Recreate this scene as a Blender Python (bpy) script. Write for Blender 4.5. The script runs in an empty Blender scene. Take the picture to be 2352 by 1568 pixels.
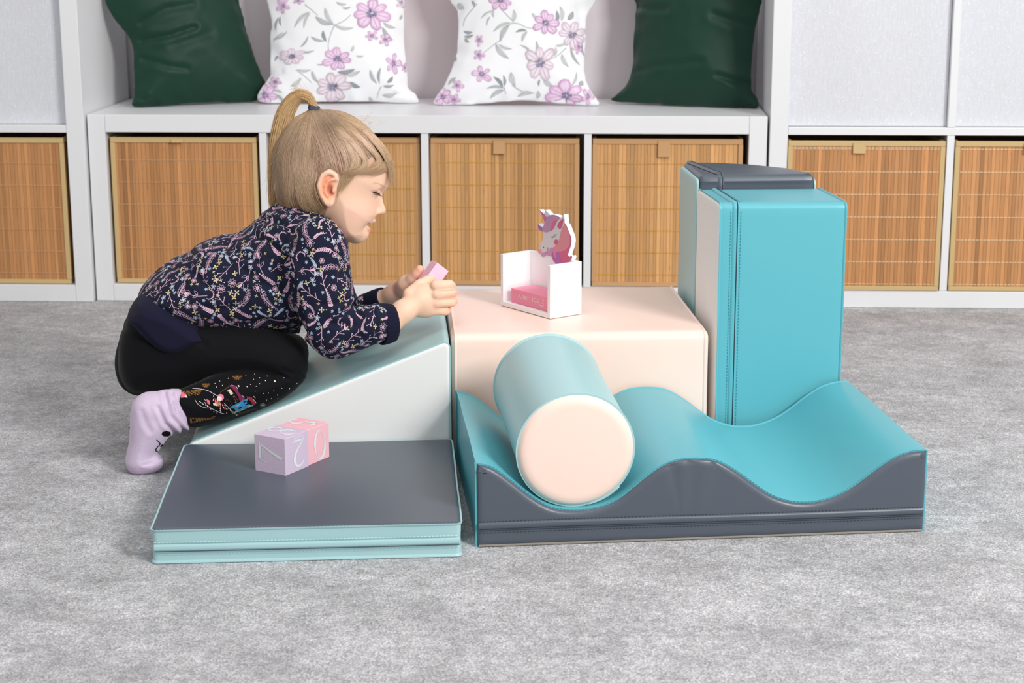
import bpy, bmesh, math, random
import numpy as np
from mathutils import Vector, Matrix
from mathutils.bvhtree import BVHTree
R = random.Random(7)
PI = math.pi

# ------------------------------------------------------------------ camera, light, exposure
scene = bpy.context.scene
COL = scene.collection
scene.view_settings.view_transform = 'Standard'
scene.view_settings.look = 'None'
scene.view_settings.gamma = 1.0
scene.view_settings.exposure = 0.0
scene.view_settings.use_curve_mapping = False
CAMC = np.array([1.1148, -3.8331, 0.8068])
def _basis(p, y, r):
    cy, sy, cp, sp, cr, sr = math.cos(y), math.sin(y), math.cos(p), math.sin(p), math.cos(r), math.sin(r)
    f = np.array([-sy*cp, cy*cp, -sp]); rt = np.array([cy, sy, 0.0]); up = np.cross(rt, f)
    return rt*cr+up*sr, -rt*sr+up*cr, f
CR, CU, CF = _basis(0.2280, 0.0509, -0.0024)
FPX = 4115.3
cam = bpy.data.cameras.new('camera'); cam.sensor_width = 36; cam.lens = FPX*36/2352
cam.clip_start = 0.05; cam.clip_end = 50
cam.dof.use_dof = True; cam.dof.focus_distance = 2.62; cam.dof.aperture_fstop = 10
camo = bpy.data.objects.new('camera', cam); COL.objects.link(camo)
M = Matrix.Identity(4)
for i in range(3):
    M[i][0], M[i][1], M[i][2], M[i][3] = CR[i], CU[i], -CF[i], CAMC[i]
camo.matrix_world = M
scene.camera = camo

def ray(u, v): return CF + CR*(u-1176)/FPX - CU*(v-784)/FPX
def at_plane(u, v, P0, n):
    d = ray(u, v); P0 = np.array(P0, float); n = np.array(n, float)
    return CAMC + d*((P0-CAMC)@n)/(d@n)

world = bpy.data.worlds.new('world'); scene.world = world; world.use_nodes = True
wn = world.node_tree.nodes['Background']; wn.inputs[0].default_value = (1.0, 0.99, 0.985, 1); wn.inputs[1].default_value = 0.56

def area(name, loc, target, size, power, color=(1, 1, 1)):
    l = bpy.data.lights.new(name, 'AREA'); l.shape = 'RECTANGLE'; l.size = size[0]; l.size_y = size[1]
    l.energy = power; l.color = color
    o = bpy.data.objects.new(name, l); COL.objects.link(o)
    o.location = loc
    o.rotation_euler = (Vector(target)-Vector(loc)).to_track_quat('-Z', 'Y').to_euler()
    return o
area('softbox_right', (3.35, -3.75, 2.2), (0.95, -0.9, 0.1), (1.0, 1.0), 128, (1.0, 0.985, 0.97))
area('fill_overhead', (0.9, -2.2, 3.0), (0.9, -0.9, 0), (2.2, 1.6), 22, (1.0, 0.99, 0.985))  # added overhead fill for general brightness, an unseen lamp

# ------------------------------------------------------------------ helpers
def lin(c):
    out = []
    for x in c:
        x /= 255.0
        out.append(x/12.92 if x <= 0.04045 else ((x+0.055)/1.055)**2.4)
    return (out[0], out[1], out[2], 1.0)

def tag(o, label=None, cat=None, group=None, kind=None):
    if label: o['label'] = label
    if cat: o['category'] = cat
    if group: o['group'] = group
    if kind: o['kind'] = kind
    return o

def empty(name, loc=(0, 0, 0), rz=0.0, label=None, cat=None, group=None):
    o = bpy.data.objects.new(name, None); COL.objects.link(o)
    o.location = loc; o.rotation_euler = (0, 0, rz); o.empty_display_size = 0.05
    return tag(o, label, cat, group)

class MB:
    """collects verts/faces with material indices and vertex colours, links ONE mesh"""
    def __init__(s): s.v = []; s.f = []; s.m = []; s.c = []; s.col = (1, 1, 1, 1)
    def vert(s, p, c=None): s.v.append(tuple(p)); s.c.append(c or s.col); return len(s.v)-1
    def face(s, idx, m=0): s.f.append(tuple(idx)); s.m.append(m)
    def box(s, lo, hi, m=0):
        b = len(s.v)
        for z in (lo[2], hi[2]):
            for x, y in ((lo[0], lo[1]), (hi[0], lo[1]), (hi[0], hi[1]), (lo[0], hi[1])): s.vert((x, y, z))
        for q in ((3, 2, 1, 0), (4, 5, 6, 7), (0, 1, 5, 4), (1, 2, 6, 5), (2, 3, 7, 6), (3, 0, 4, 7)): s.face([b+i for i in q], m)
    def tube(s, pts, rad, n=6, m=0, cap=True, cols=None):
        pts = [Vector(p) for p in pts]; K = len(pts); rings = []
        t0 = (pts[1]-pts[0]).normalized()
        ref = Vector((0, 0, 1)) if abs(t0.z) < 0.9 else Vector((1, 0, 0))
        nrm = (ref - t0*ref.dot(t0)).normalized()
        for i, p in enumerate(pts):
            t = (pts[min(i+1, K-1)]-pts[max(i-1, 0)]).normalized()
            nrm = (nrm - t*nrm.dot(t)); nrm = nrm.normalized() if nrm.length > 1e-9 else Vector((0, 0, 1))
            b = t.cross(nrm); r = rad[i] if hasattr(rad, '__len__') else rad
            rings.append([s.vert(p+(nrm*math.cos(a)+b*math.sin(a))*r, cols[i] if cols else None) for a in [2*PI*k/n for k in range(n)]])
        for i in range(K-1):
            for k in range(n): s.face((rings[i][k], rings[i][(k+1) % n], rings[i+1][(k+1) % n], rings[i+1][k]), m)
        if cap:
            s.face(rings[0][::-1], m); s.face(rings[-1], m)
    def build(s, name, mats, parent=None, smooth=False, bevel=0, autos=None):
        me = bpy.data.meshes.new(name); me.from_pydata(s.v, [], s.f)
        if not isinstance(mats, (list, tuple)): mats = [mats]
        for m in mats: me.materials.append(m)
        if s.m: me.polygons.foreach_set('material_index', s.m)
        ca = me.color_attributes.new('tint', 'FLOAT_COLOR', 'POINT')
        ca.data.foreach_set('color', np.array(s.c, dtype=np.float32).ravel())
        if smooth: me.polygons.foreach_set('use_smooth', [True]*len(s.f))
        me.update()
        if autos is not None:
            me.polygons.foreach_set('use_smooth', [True]*len(s.f))
            me.set_sharp_from_angle(angle=math.radians(autos))
        o = bpy.data.objects.new(name, me); COL.objects.link(o)
        if parent: o.parent = parent
        if bevel:
            b = o.modifiers.new('bevel', 'BEVEL'); b.width = bevel; b.segments = 2; b.limit_method = 'ANGLE'
        return o

def nodes(m):
    m.use_nodes = True; nt = m.node_tree
    return nt, nt.nodes['Principled BSDF']
def NN(nt, typ, **kw):
    n = nt.nodes.new(typ)
    for k, v in kw.items():
        if k in n.bl_rna.properties: setattr(n, k, v)
        else: n.inputs[k].default_value = v
    return n
def mat(name, rgb, rough=0.5, spec=0.5, bump=None, sheen=0, tint=False, sss=0, var=None, coat=0):
    m = bpy.data.materials.new(name); nt, b = nodes(m); L = nt.links
    b.inputs['Base Color'].default_value = lin(rgb); b.inputs['Roughness'].default_value = rough
    b.inputs['Specular IOR Level'].default_value = spec
    if sheen: b.inputs['Sheen Weight'].default_value = sheen; b.inputs['Sheen Roughness'].default_value = 0.4
    if coat: b.inputs['Coat Weight'].default_value = coat; b.inputs['Coat Roughness'].default_value = 0.25
    if sss:
        b.inputs['Subsurface Weight'].default_value = sss
        b.inputs['Subsurface Radius'].default_value = (0.9, 0.35, 0.2); b.inputs['Subsurface Scale'].default_value = 0.006
    cur = None
    tc = NN(nt, 'ShaderNodeTexCoord')
    if tint:
        a = NN(nt, 'ShaderNodeVertexColor', layer_name='tint'); mx = NN(nt, 'ShaderNodeMix', data_type='RGBA', blend_type='MULTIPLY')
        mx.inputs[0].default_value = 1; mx.inputs[6].default_value = lin(rgb)
        L.new(a.outputs[0], mx.inputs[7]); cur = mx.outputs[2]
    if var:  # (scale, amount)
        nz = NN(nt, 'ShaderNodeTexNoise', Scale=var[0], Detail=4.0); L.new(tc.outputs['Object'], nz.inputs['Vector'])
        mr = NN(nt, 'ShaderNodeMapRange'); mr.inputs[3].default_value = 1-var[1]; mr.inputs[4].default_value = 1+var[1]
        L.new(nz.outputs[0], mr.inputs[0])
        mx = NN(nt, 'ShaderNodeMix', data_type='RGBA', blend_type='MULTIPLY'); mx.inputs[0].default_value = 1
        if cur: L.new(cur, mx.inputs[6])
        else: mx.inputs[6].default_value = lin(rgb)
        L.new(mr.outputs[0], mx.inputs[7]); cur = mx.outputs[2]
    if cur: L.new(cur, b.inputs['Base Color'])
    if bump:  # (scale, strength, distance)
        nz = NN(nt, 'ShaderNodeTexNoise', Scale=bump[0], Detail=3.0); L.new(tc.outputs['Object'], nz.inputs['Vector'])
        bp = NN(nt, 'ShaderNodeBump', Strength=bump[1], Distance=bump[2])
        L.new(nz.outputs[0], bp.inputs['Height']); L.new(bp.outputs[0], b.inputs['Normal'])
    return m

# ------------------------------------------------------------------ materials
m_white = mat('white_foil', (233, 234, 236), 0.33, 0.5, var=(6, 0.012))
m_wall = mat('wall_paint', (236, 232, 236), 0.8, 0.2, bump=(90, 0.15, 0.001))
m_dark = mat('dark_gap', (20, 20, 20), 0.9, 0.1)
LEA = dict(rough=0.36, spec=0.50, bump=(900, 0.12, 0.0005))
m_teal = mat('teal_leatherette', (94, 178, 190), **LEA)
m_mint = mat('mint_leatherette', (166, 204, 207), **LEA)
m_slate = mat('slate_leatherette', (80, 88, 99), **LEA)
m_peach = mat('peach_leatherette', (250, 222, 208), **LEA)
m_cream = mat('white_leatherette', (234, 235, 233), 0.5, 0.35, bump=(900, 0.1, 0.0005))
m_thr_dark = mat('dark_thread', (40, 50, 62), 0.7)
m_thr_teal = mat('teal_thread', (52, 140, 156), 0.7)
m_thr_mint = mat('mint_thread', (118, 170, 172), 0.7)
m_thr_light = mat('light_thread', (205, 235, 235), 0.7)
m_zip = mat('zip_tape', (44, 60, 72), 0.6)
m_sole = mat('grey_underside', (140, 135, 125), 0.8)
m_trim = mat('beige_binding', (206, 178, 128), 0.8, 0.2, bump=(700, 0.2, 0.0005))
m_trim2 = mat('tan_binding', (198, 156, 112), 0.8, 0.2, bump=(700, 0.2, 0.0005))

def bamboo(name, rgb):
    m = bpy.data.materials.new(name); nt, b = nodes(m); L = nt.links
    b.inputs['Roughness'].default_value = 0.48; b.inputs['Specular IOR Level'].default_value = 0.35
    a = NN(nt, 'ShaderNodeVertexColor', layer_name='tint'); tc = NN(nt, 'ShaderNodeTexCoord')
    mp = NN(nt, 'ShaderNodeMapping'); mp.inputs['Scale'].default_value = (700, 1, 14)
    L.new(tc.outputs['Object'], mp.inputs['Vector'])
    nz = NN(nt, 'ShaderNodeTexNoise', Scale=1.0, Detail=5.0, Roughness=0.6); L.new(mp.outputs[0], nz.inputs['Vector'])
    mr = NN(nt, 'ShaderNodeMapRange'); mr.inputs[1].default_value = 0.25; mr.inputs[2].default_value = 0.75
    mr.inputs[3].default_value = 0.80; mr.inputs[4].default_value = 1.16; L.new(nz.outputs[0], mr.inputs[0])
    mp2 = NN(nt, 'ShaderNodeMapping'); mp2.inputs['Scale'].default_value = (60, 1, 22); L.new(tc.outputs['Object'], mp2.inputs['Vector'])
    vo = NN(nt, 'ShaderNodeTexVoronoi', Scale=1.0); L.new(mp2.outputs[0], vo.inputs['Vector'])
    m2 = NN(nt, 'ShaderNodeMapRange'); m2.inputs[1].default_value = 0.0; m2.inputs[2].default_value = 0.16
    m2.inputs[3].default_value = 0.80; m2.inputs[4].default_value = 1.0; L.new(vo.outputs['Distance'], m2.inputs[0])
    mul = NN(nt, 'ShaderNodeMath', operation='MULTIPLY'); L.new(mr.outputs[0], mul.inputs[0]); L.new(m2.outputs[0], mul.inputs[1])
    x1 = NN(nt, 'ShaderNodeMix', data_type='RGBA', blend_type='MULTIPLY'); x1.inputs[0].default_value = 1; x1.inputs[6].default_value = lin(rgb)
    L.new(a.outputs[0], x1.inputs[7])
    x2 = NN(nt, 'ShaderNodeMix', data_type='RGBA', blend_type='MULTIPLY'); x2.inputs[0].default_value = 1
    L.new(x1.outputs[2], x2.inputs[6]); L.new(mul.outputs[0], x2.inputs[7]); L.new(x2.outputs[2], b.inputs['Base Color'])
    return m
m_bam_honey = bamboo('honey_bamboo', (208, 158, 104))
m_bam_brown = bamboo('brown_bamboo', (198, 142, 92))
m_th_gold = mat('gold_thread', (206, 160, 60), 0.6)
m_th_cream = mat('cream_thread', (236, 216, 180), 0.6)
m_th_pale = mat('pale_thread', (208, 170, 130), 0.6)

def glitter():
    m = bpy.data.materials.new('glitter_fabric'); nt, b = nodes(m); L = nt.links
    tc = NN(nt, 'ShaderNodeTexCoord')
    vo = NN(nt, 'ShaderNodeTexVoronoi', Scale=800.0); L.new(tc.outputs['Object'], vo.inputs['Vector'])
    hs = NN(nt, 'ShaderNodeSeparateColor'); L.new(vo.outputs['Color'], hs.inputs[0])
    mr = NN(nt, 'ShaderNodeMapRange'); mr.inputs[1].default_value = 0.95; mr.inputs[2].default_value = 1.0; L.new(hs.outputs[0], mr.inputs[0])
    mp = NN(nt, 'ShaderNodeMapping'); mp.inputs['Scale'].default_value = (260, 1, 40); L.new(tc.outputs['Object'], mp.inputs['Vector'])
    nz = NN(nt, 'ShaderNodeTexNoise', Scale=1.0, Detail=5.0); L.new(mp.outputs[0], nz.inputs['Vector'])
    cr = NN(nt, 'ShaderNodeMix', data_type='RGBA'); cr.inputs[6].default_value = lin((204, 206, 212)); cr.inputs[7].default_value = lin((226, 228, 234))
    L.new(nz.outputs[0], cr.inputs[0])
    c2 = NN(nt, 'ShaderNodeMix', data_type='RGBA'); c2.inputs[7].default_value = lin((252, 252, 255)); L.new(mr.outputs[0], c2.inputs[0]); L.new(cr.outputs[2], c2.inputs[6])
    L.new(c2.outputs[2], b.inputs['Base Color']); b.inputs['Roughness'].default_value = 0.6
    bp = NN(nt, 'ShaderNodeBump', Strength=0.3, Distance=0.001); L.new(nz.outputs[0], bp.inputs['Height']); L.new(bp.outputs[0], b.inputs['Normal'])
    return m
m_glitter = glitter()

def carpet():
    m = bpy.data.materials.new('carpet_pile'); nt, b = nodes(m); L = nt.links
    b.inputs['Roughness'].default_value = 0.95; b.inputs['Specular IOR Level'].default_value = 0.1
    b.inputs['Sheen Weight'].default_value = 0.25
    tc = NN(nt, 'ShaderNodeTexCoord')
    def noise(scale, detail=3.0, vec=None, rough=0.5, dist=0.0):
        n = NN(nt, 'ShaderNodeTexNoise', Scale=scale, Detail=detail, Roughness=rough, Distortion=dist)
        L.new(vec or tc.outputs['Object'], n.inputs['Vector']); return n.outputs[0]
    def rng(src, a, b_, c, d):
        r = NN(nt, 'ShaderNodeMapRange'); r.inputs[1].default_value = a; r.inputs[2].default_value = b_; r.inputs[3].default_value = c; r.inputs[4].default_value = d
        L.new(src, r.inputs[0]); return r.outputs[0]
    def mul(a, c):
        n = NN(nt, 'ShaderNodeMath', operation='MULTIPLY'); L.new(a, n.inputs[0]); L.new(c, n.inputs[1]); return n.outputs[0]
    mp = NN(nt, 'ShaderNodeMapping'); mp.inputs['Scale'].default_value = (1.0, 1.25, 1); mp.inputs['Rotation'].default_value = (0, 0, 0.5)
    L.new(tc.outputs['Object'], mp.inputs['Vector'])
    big = rng(noise(8.0, 9.0, mp.outputs[0], 0.74, 0.25), 0.35, 0.65, 0.76, 1.30)
    mid = rng(noise(48.0, 6.0, None, 0.72), 0.33, 0.67, 0.80, 1.24)
    fine = noise(420.0, 3.0, None, 0.75)
    vo = NN(nt, 'ShaderNodeTexVoronoi', Scale=360.0); L.new(tc.outputs['Object'], vo.inputs['Vector'])
    hs = NN(nt, 'ShaderNodeSeparateColor'); L.new(vo.outputs['Color'], hs.inputs[0])
    grain = mul(rng(fine, 0.30, 0.72, 0.58, 1.48), rng(hs.outputs[0], 0.0, 1.0, 0.72, 1.32))
    tot = mul(mul(big, mid), grain)
    hue = NN(nt, 'ShaderNodeMix', data_type='RGBA'); hue.inputs[6].default_value = lin((168, 167, 166)); hue.inputs[7].default_value = lin((174, 174, 180))
    L.new(hs.outputs[1], hue.inputs[0])
    x = NN(nt, 'ShaderNodeMix', data_type='RGBA', blend_type='MULTIPLY'); x.inputs[0].default_value = 1
    L.new(hue.outputs[2], x.inputs[6]); L.new(tot, x.inputs[7]); L.new(x.outputs[2], b.inputs['Base Color'])
    ad = NN(nt, 'ShaderNodeMath', operation='ADD'); L.new(fine, ad.inputs[0]); L.new(vo.outputs['Distance'], ad.inputs[1])
    bp = NN(nt, 'ShaderNodeBump', Strength=0.55, Distance=0.004); L.new(ad.outputs[0], bp.inputs['Height']); L.new(bp.outputs[0], b.inputs['Normal'])
    return m
m_carpet = carpet()

# ------------------------------------------------------------------ room
def floor():
    NX, NY = 150, 150
    mb = MB(); mb.box((-3.2, -5.6, -0.06), (4.8, 0.42, 0.0))
    return tag(mb.build('floor', m_carpet), kind='structure')
floor()
mb = MB(); mb.box((-3.2, 0.405, -0.06), (4.8, 0.52, 2.7)); tag(mb.build('wall_back', m_wall), kind='structure')

# ------------------------------------------------------------------ cube shelves
T, D1, O1 = 0.038, 0.016, 0.335
HB = O1+2*T
def board(parent, name, lo, hi):
    mb = MB(); mb.box(lo, hi); return mb.build(name, m_white, parent, bevel=0.0012)
DEP = 0.385
bench = empty('storage_bench', (0, 0, 0), 0, 'low white four-cube storage bench under the cushions, bamboo baskets in its openings', 'shelf')
g = 0.0004
board(bench, 'top_board', (T+g, 0, HB-T), (1.464-T-g, DEP, HB))
board(bench, 'bottom_board', (T+g, 0, 0.0005), (1.464-T-g, DEP, T))
board(bench, 'side_board', (0, 0, 0.0005), (T, DEP, HB)); board(bench, 'side_board', (1.464-T, 0, 0.0005), (1.464, DEP, HB))
for k in range(3):
    x = T+(k+1)*O1+k*D1; board(bench, 'divider', (x, 0.002, T+g), (x+D1, DEP, HB-T-g))

def tower(x0, y0, cols, rows, label):
    t = empty('cube_shelf', (x0, y0, 0), 0, label, 'shelf')
    W = cols*O1+(cols-1)*D1+2*T; H = rows*O1+(rows-1)*D1+2*T
    board(t, 'side_board', (0, 0, 0.0005), (T, DEP, H)); board(t, 'side_board', (W-T, 0, 0.0005), (W, DEP, H))
    board(t, 'bottom_board', (T+g, 0, 0.0005), (W-T-g, DEP, T)); board(t, 'top_board', (T+g, 0, H-T), (W-T-g, DEP, H))
    for r in range(1, rows):
        z = T+r*O1+(r-1)*D1; board(t, 'shelf_board', (T+g, 0.001, z), (W-T-g, DEP, z+D1))
    for c in range(1, cols):
        for r in range(rows):
            x = T+c*O1+(c-1)*D1; z = T+r*(O1+D1)
            board(t, 'divider', (x, 0.002, z+g), (x+D1, DEP, z+O1-g))
    return t
WT = 2*O1+D1+2*T
tower(-0.0045-WT, -0.0142, 2, 4, 'tall white cube shelf at the left edge, beside the green cushion end of the bench')
tower(1.4690, -0.0076, 2, 4, 'tall white cube shelf at the right, behind the teal tower block')

# bamboo baskets
def basket(loc, label, m_b, m_tr, m_t, thr, tab, seed, w=0.322, h=0.322, group='bamboo baskets in the cube shelves', jit=0.0):
    rr = random.Random(seed)
    b = empty('bamboo_basket', loc, jit, label, 'basket', group)
    mb = MB(); tw = 0.0115
    # slatted front, sides and back
    x = tw-0.002
    while x < w-tw:
        sw = min(rr.uniform(0.0062, 0.0092), w-tw+0.002-x)
        k = 1.0+rr.gauss(0, 0.11)
        if rr.random() < 0.08: k *= 0.78
        rk = rr.uniform(-0.03, 0.03)
        mb.col = (k*(1+rk), k, k*(1-rk), 1)
        if sw > 0.001: mb.box((x, 0.0015+rr.uniform(0, 0.0007), 0.006), (x+sw-0.0005, 0.006, h-0.006))
        x += sw
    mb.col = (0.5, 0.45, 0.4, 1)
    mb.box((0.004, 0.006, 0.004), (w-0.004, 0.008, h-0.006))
    mb.col = (0.9, 0.9, 0.9, 1)
    mb.box((0.002, 0.008, 0.004), (0.006, 0.36, h-0.004)); mb.box((w-0.006, 0.008, 0.004), (w-0.002, 0.36, h-0.004))
    mb.box((0.004, 0.356, 0.004), (w-0.004, 0.36, h-0.004)); mb.box((0.004, 0.008, 0.001), (w-0.004, 0.36, 0.005))
    mb.col = (1, 1, 1, 1)
    for z in thr:
        x = 0.012
        dash = 0.0105
        while x < w-0.013:
            mb.box((x, 0.0004, z-0.0006), (min(x+dash*0.62, w-0.012), 0.0019, z+0.0006), 1); x += dash*0.78
    mb.build('slat_panel', [m_b, m_t], b)
    mb = MB()
    mb.box((0.0005, -0.0008, h-tw), (w-0.0005, 0.009, h)); mb.box((0.0005, -0.0008, 0.0), (w-0.0005, 0.009, tw-0.002))
    mb.box((0, -0.0004, tw-0.002), (tw-0.001, 0.008, h-tw)); mb.box((w-tw+0.001, -0.0004, tw-0.002), (w, 0.008, h-tw))
    mb.box((0, 0.008, h-tw), (0.008, 0.36, h)); mb.box((w-0.008, 0.008, h-tw), (w, 0.36, h)); mb.box((0, 0.354, h-tw), (w, 0.362, h))
    # stitches on the binding
    o = mb.build('fabric_binding', m_tr, b, bevel=0.0012)
    mb = MB(); x0, L_, slant = tab
    seg = 6
    for k in range(seg):
        z1 = h-0.004-L_*k/seg; z2 = h-0.004-L_*(k+1)/seg; y1 = -0.002-slant*(k/seg)**1.5; y2 = -0.002-slant*((k+1)/seg)**1.5
        i = [mb.vert(p) for p in ((x0, y1, z1), (x0+0.026, y1, z1), (x0+0.027, y2, z2), (x0+0.001, y2, z2), (x0, y1-0.0018, z1), (x0+0.026, y1-0.0018, z1), (x0+0.027, y2-0.0018, z2), (x0+0.001, y2-0.0018, z2))]
        for q in ((3, 2, 1, 0), (4, 5, 6, 7), (0, 4, 7, 3), (1, 2, 6, 5)): mb.face([i[t] for t in q])
        if k == 0: mb.face((i[0], i[1], i[5], i[4]))
        if k == seg-1: mb.face((i[3], i[7], i[6], i[2]))
    mb.build('pull_tab', m_tr, b)
    return b
zt = [0.030+0.0485*k for k in range(7)]
basket((T+0.006, 0.012, T+0.001), 'bamboo basket in the leftmost bench opening, above the girl\'s back', m_bam_brown, m_trim, m_th_pale, zt, (0.136, 0.006, 0.006), 1)
basket((T+O1+D1+0.009, 0.018, T+0.001), 'bamboo basket in the bench opening behind the girl\'s head', m_bam_honey, m_trim2, m_th_gold, [z-0.012 for z in zt], (0.15, 0.03, 0.001), 2)
basket((T+2*(O1+D1)+0.003, 0.016, T+0.001), 'honey bamboo basket in the bench opening behind the unicorn block holder', m_bam_honey, m_trim2, m_th_gold, [z-0.003 for z in zt], (0.136, 0.029, 0.002), 3)
basket((T+3*(O1+D1)+0.002, 0.014, T+0.001), 'honey bamboo basket in the rightmost bench opening, partly behind the grey-topped tower block', m_bam_honey, m_trim2, m_th_gold, [z-0.004 for z in zt], (0.140, 0.034, 0.002), 4)
basket((-0.0045-T-0.333, -0.004, T+0.001), 'reddish bamboo basket in the left tall shelf, cut by the picture edge', m_bam_brown, m_trim, m_th_pale, [z-0.006 for z in zt], (0.14, 0.006, 0.006), 5)
basket((1.4690+T+0.001, -0.010, T+0.001), 'brown bamboo basket with cream threads, left one in the right tall shelf', m_bam_brown, m_trim, m_th_cream, [z-0.016 for z in zt]+[0.308], (0.136, 0.022, 0.001), 6, w=0.331)
basket((1.4690+T+O1+D1+0.002, -0.008, T+0.001), 'brown bamboo basket at the right picture edge, in the right tall shelf', m_bam_brown, m_trim, m_th_cream, [z-0.016 for z in zt], (0.142, 0.022, 0.001), 7, w=0.331)

# glitter fabric boxes in the upper openings
def fbox(x, y, label):
    b = empty('fabric_box', (x, y, T+O1+D1+0.001), 0, label, 'storage box', 'glitter fabric boxes in the tall shelves')
    mb = MB(); W, H = 0.333, 0.33
    n = 30
    for i in range(n+1):
        for j in range(n+1):
            u, v = i/n, j/n
            mb.vert((W*u, 0.0012*math.sin(9*u+2*v)*math.sin(PI*u)+(0.003*math.cos(PI*v)**2)*0, H*v))
    for i in range(n):
        for j in range(n):
            a = i*(n+1)+j; mb.face((a, a+n+1, a+n+2, a+1))
    mb.box((0, 0.004, 0), (W, 0.35, H))
    mb.build('fabric_shell', m_glitter, b)
    return b
fbox(-0.0045-T-0.334, 0.012, 'pale glitter fabric box in the left tall shelf, above its bamboo basket')
fbox(1.4690+T+0.001, 0.012, 'pale glitter fabric box in the right tall shelf, nearest the green cushion')
fbox(1.4690+T+O1+D1+0.001, 0.012, 'pale glitter fabric box at the right picture edge, above the last basket')

# ------------------------------------------------------------------ foam blocks
def roundpoly(pts, rad, seg=5):
    out = []; n = len(pts)
    for i in range(n):
        p = np.array(pts[i], float); a = np.array(pts[i-1], float); b = np.array(pts[(i+1) % n], float); r = rad[i] if hasattr(rad, '__len__') else rad
        if r <= 0: out.append(p); continue
        da = (a-p)/np.linalg.norm(a-p); db = (b-p)/np.linalg.norm(b-p)
        ang = math.acos(max(-1, min(1, da@db))); t = r/math.tan(ang/2)
        c = p+(da+db)/np.linalg.norm(da+db)*r/math.sin(ang/2)
        v0 = p+da*t-c; v1 = p+db*t-c
        th = math.acos(max(-1, min(1, (v0@v1)/(r*r))))
        for k in range(seg+1):
            s = k/seg; out.append(c+(v0*math.sin((1-s)*th)+v1*math.sin(s*th))/math.sin(th))
    return out
def densify(pts, step):
    out = []
    for i in range(len(pts)):
        a = np.array(pts[i]); b = np.array(pts[(i+1) % len(pts)]); n = max(1, int(np.linalg.norm(b-a)/step))
        for k in range(n): out.append(a+(b-a)*k/n)
    return out
def inset(P, d):
    P = np.array(P); n = len(P)
    T_ = np.roll(P, -1, 0)-np.roll(P, 1, 0); T_ /= (np.linalg.norm(T_, axis=1)[:, None]+1e-12)
    N = np.stack([-T_[:, 1], T_[:, 0]], 1)   # inward for CCW
    # corner correction
    e1 = P-np.roll(P, 1, 0); e1 /= (np.linalg.norm(e1, axis=1)[:, None]+1e-12)
    c = np.clip(np.abs((np.stack([-e1[:, 1], e1[:, 0]], 1)*N).sum(1)), 0.6, 1)
    return P+N*(d/c)[:, None]
def fold_noise(p, amp, seed=0):
    return amp*(math.sin(23*p[0]+7*p[2]+seed)+math.sin(31*p[1]-17*p[0]+2*seed)+math.sin(41*p[2]+13*p[1]+seed*3))/3
def prism(parent, prof, L, mp, m_wrap, m_end, wrap='cover', end='end_panel', lip=0.0013, rnd=0.007, dep=0.0045, step=0.012, wob=0.0006, seed=0, wrapfn=None, endfn=None, ends=(1, 1), endmats=None, sag=0.0):
    """prof CCW in (a,b); L along l; mp(a,b,l)->xyz"""
    P = np.array(densify(prof, step))
    st = [0, 0.0008, 0.0022, 0.0035, 0.008, 0.02]; mid = list(np.linspace(0.02, L-0.02, max(3, int(L/0.02)))[1:-1])
    st = [-1]+st+mid+[L-x for x in st[::-1]]+[-2]
    mb = MB(); n = len(P)
    for l in st:
        inner = l < 0; l = (0.0003 if l == -1 else L-0.0003) if inner else l
        e = min(l, L-l)
        off = lip if e < 0.0010 else (lip*0.7 if e < 0.0025 else (-0.0004 if e < 0.004 else 0.0))
        off += -sag*math.sin(PI*l/L)
        if inner: off = -0.0018
        Q = inset(P, -off)
        for a, b in Q:
            p = mp(a, b, l); k = fold_noise(p, wob, seed) if e > 0.004 else fold_noise(p, wob*0.6, seed)
            if wrapfn: p = wrapfn(p, a, b, l)
            mb.vert((p[0]+k, p[1]+k*0.7, p[2]))
    for s in range(len(st)-1):
        for i in range(n):
            j = (i+1) % n; mb.face((s*n+i, s*n+j, (s+1)*n+j, (s+1)*n+i))
    # is orientation outward? test signed
    o = mb.build(wrap, m_wrap, parent, autos=40)
    outs = [o]
    for e, l0, sg in ((0, 0.0, 1), (1, L, -1)):
        if not ends[e]: continue
        mb = MB(); K = 5; rings = []
        for k in range(K+1):
            t = k/K; d = rnd*t
            h = dep*math.sqrt(max(0, 1-(1-t)**2)) # outward dome
            Q = inset(P, d+0.0006)
            r = []
            for a, b in Q:
                p = mp(a, b, l0+sg*(0.0007-h)); kk = fold_noise(p, wob, seed)
                if endfn: p = endfn(p, a, b, t)
                r.append(mb.vert((p[0]+kk*0.5, p[1]+kk*0.5, p[2])))
            rings.append(r)
        for k in range(K):
            for i in range(n):
                j = (i+1) % n; q = (rings[k][i], rings[k][j], rings[k+1][j], rings[k+1][i]); mb.face(q if sg < 0 else q[::-1])
        # fill the middle
        bm = bmesh.new(); vs = [bm.verts.new(mb.v[i]) for i in rings[-1]]
        for i in range(n): bm.edges.new((vs[i], vs[(i+1) % n]))
        bm.verts.index_update()
        bmesh.ops.triangle_fill(bm, use_beauty=True, edges=bm.edges[:])
        for f in bm.faces: mb.face([rings[-1][v.index] for v in f.verts])
        bm.free()
        outs.append(mb.build(end, (endmats[e] if endmats else m_end), parent, autos=50))
    return outs
def fix_normals(o):
    bm = bmesh.new(); bm.from_mesh(o.data); bmesh.ops.recalc_face_normals(bm, faces=bm.faces); bm.to_mesh(o.data); bm.free()

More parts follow.
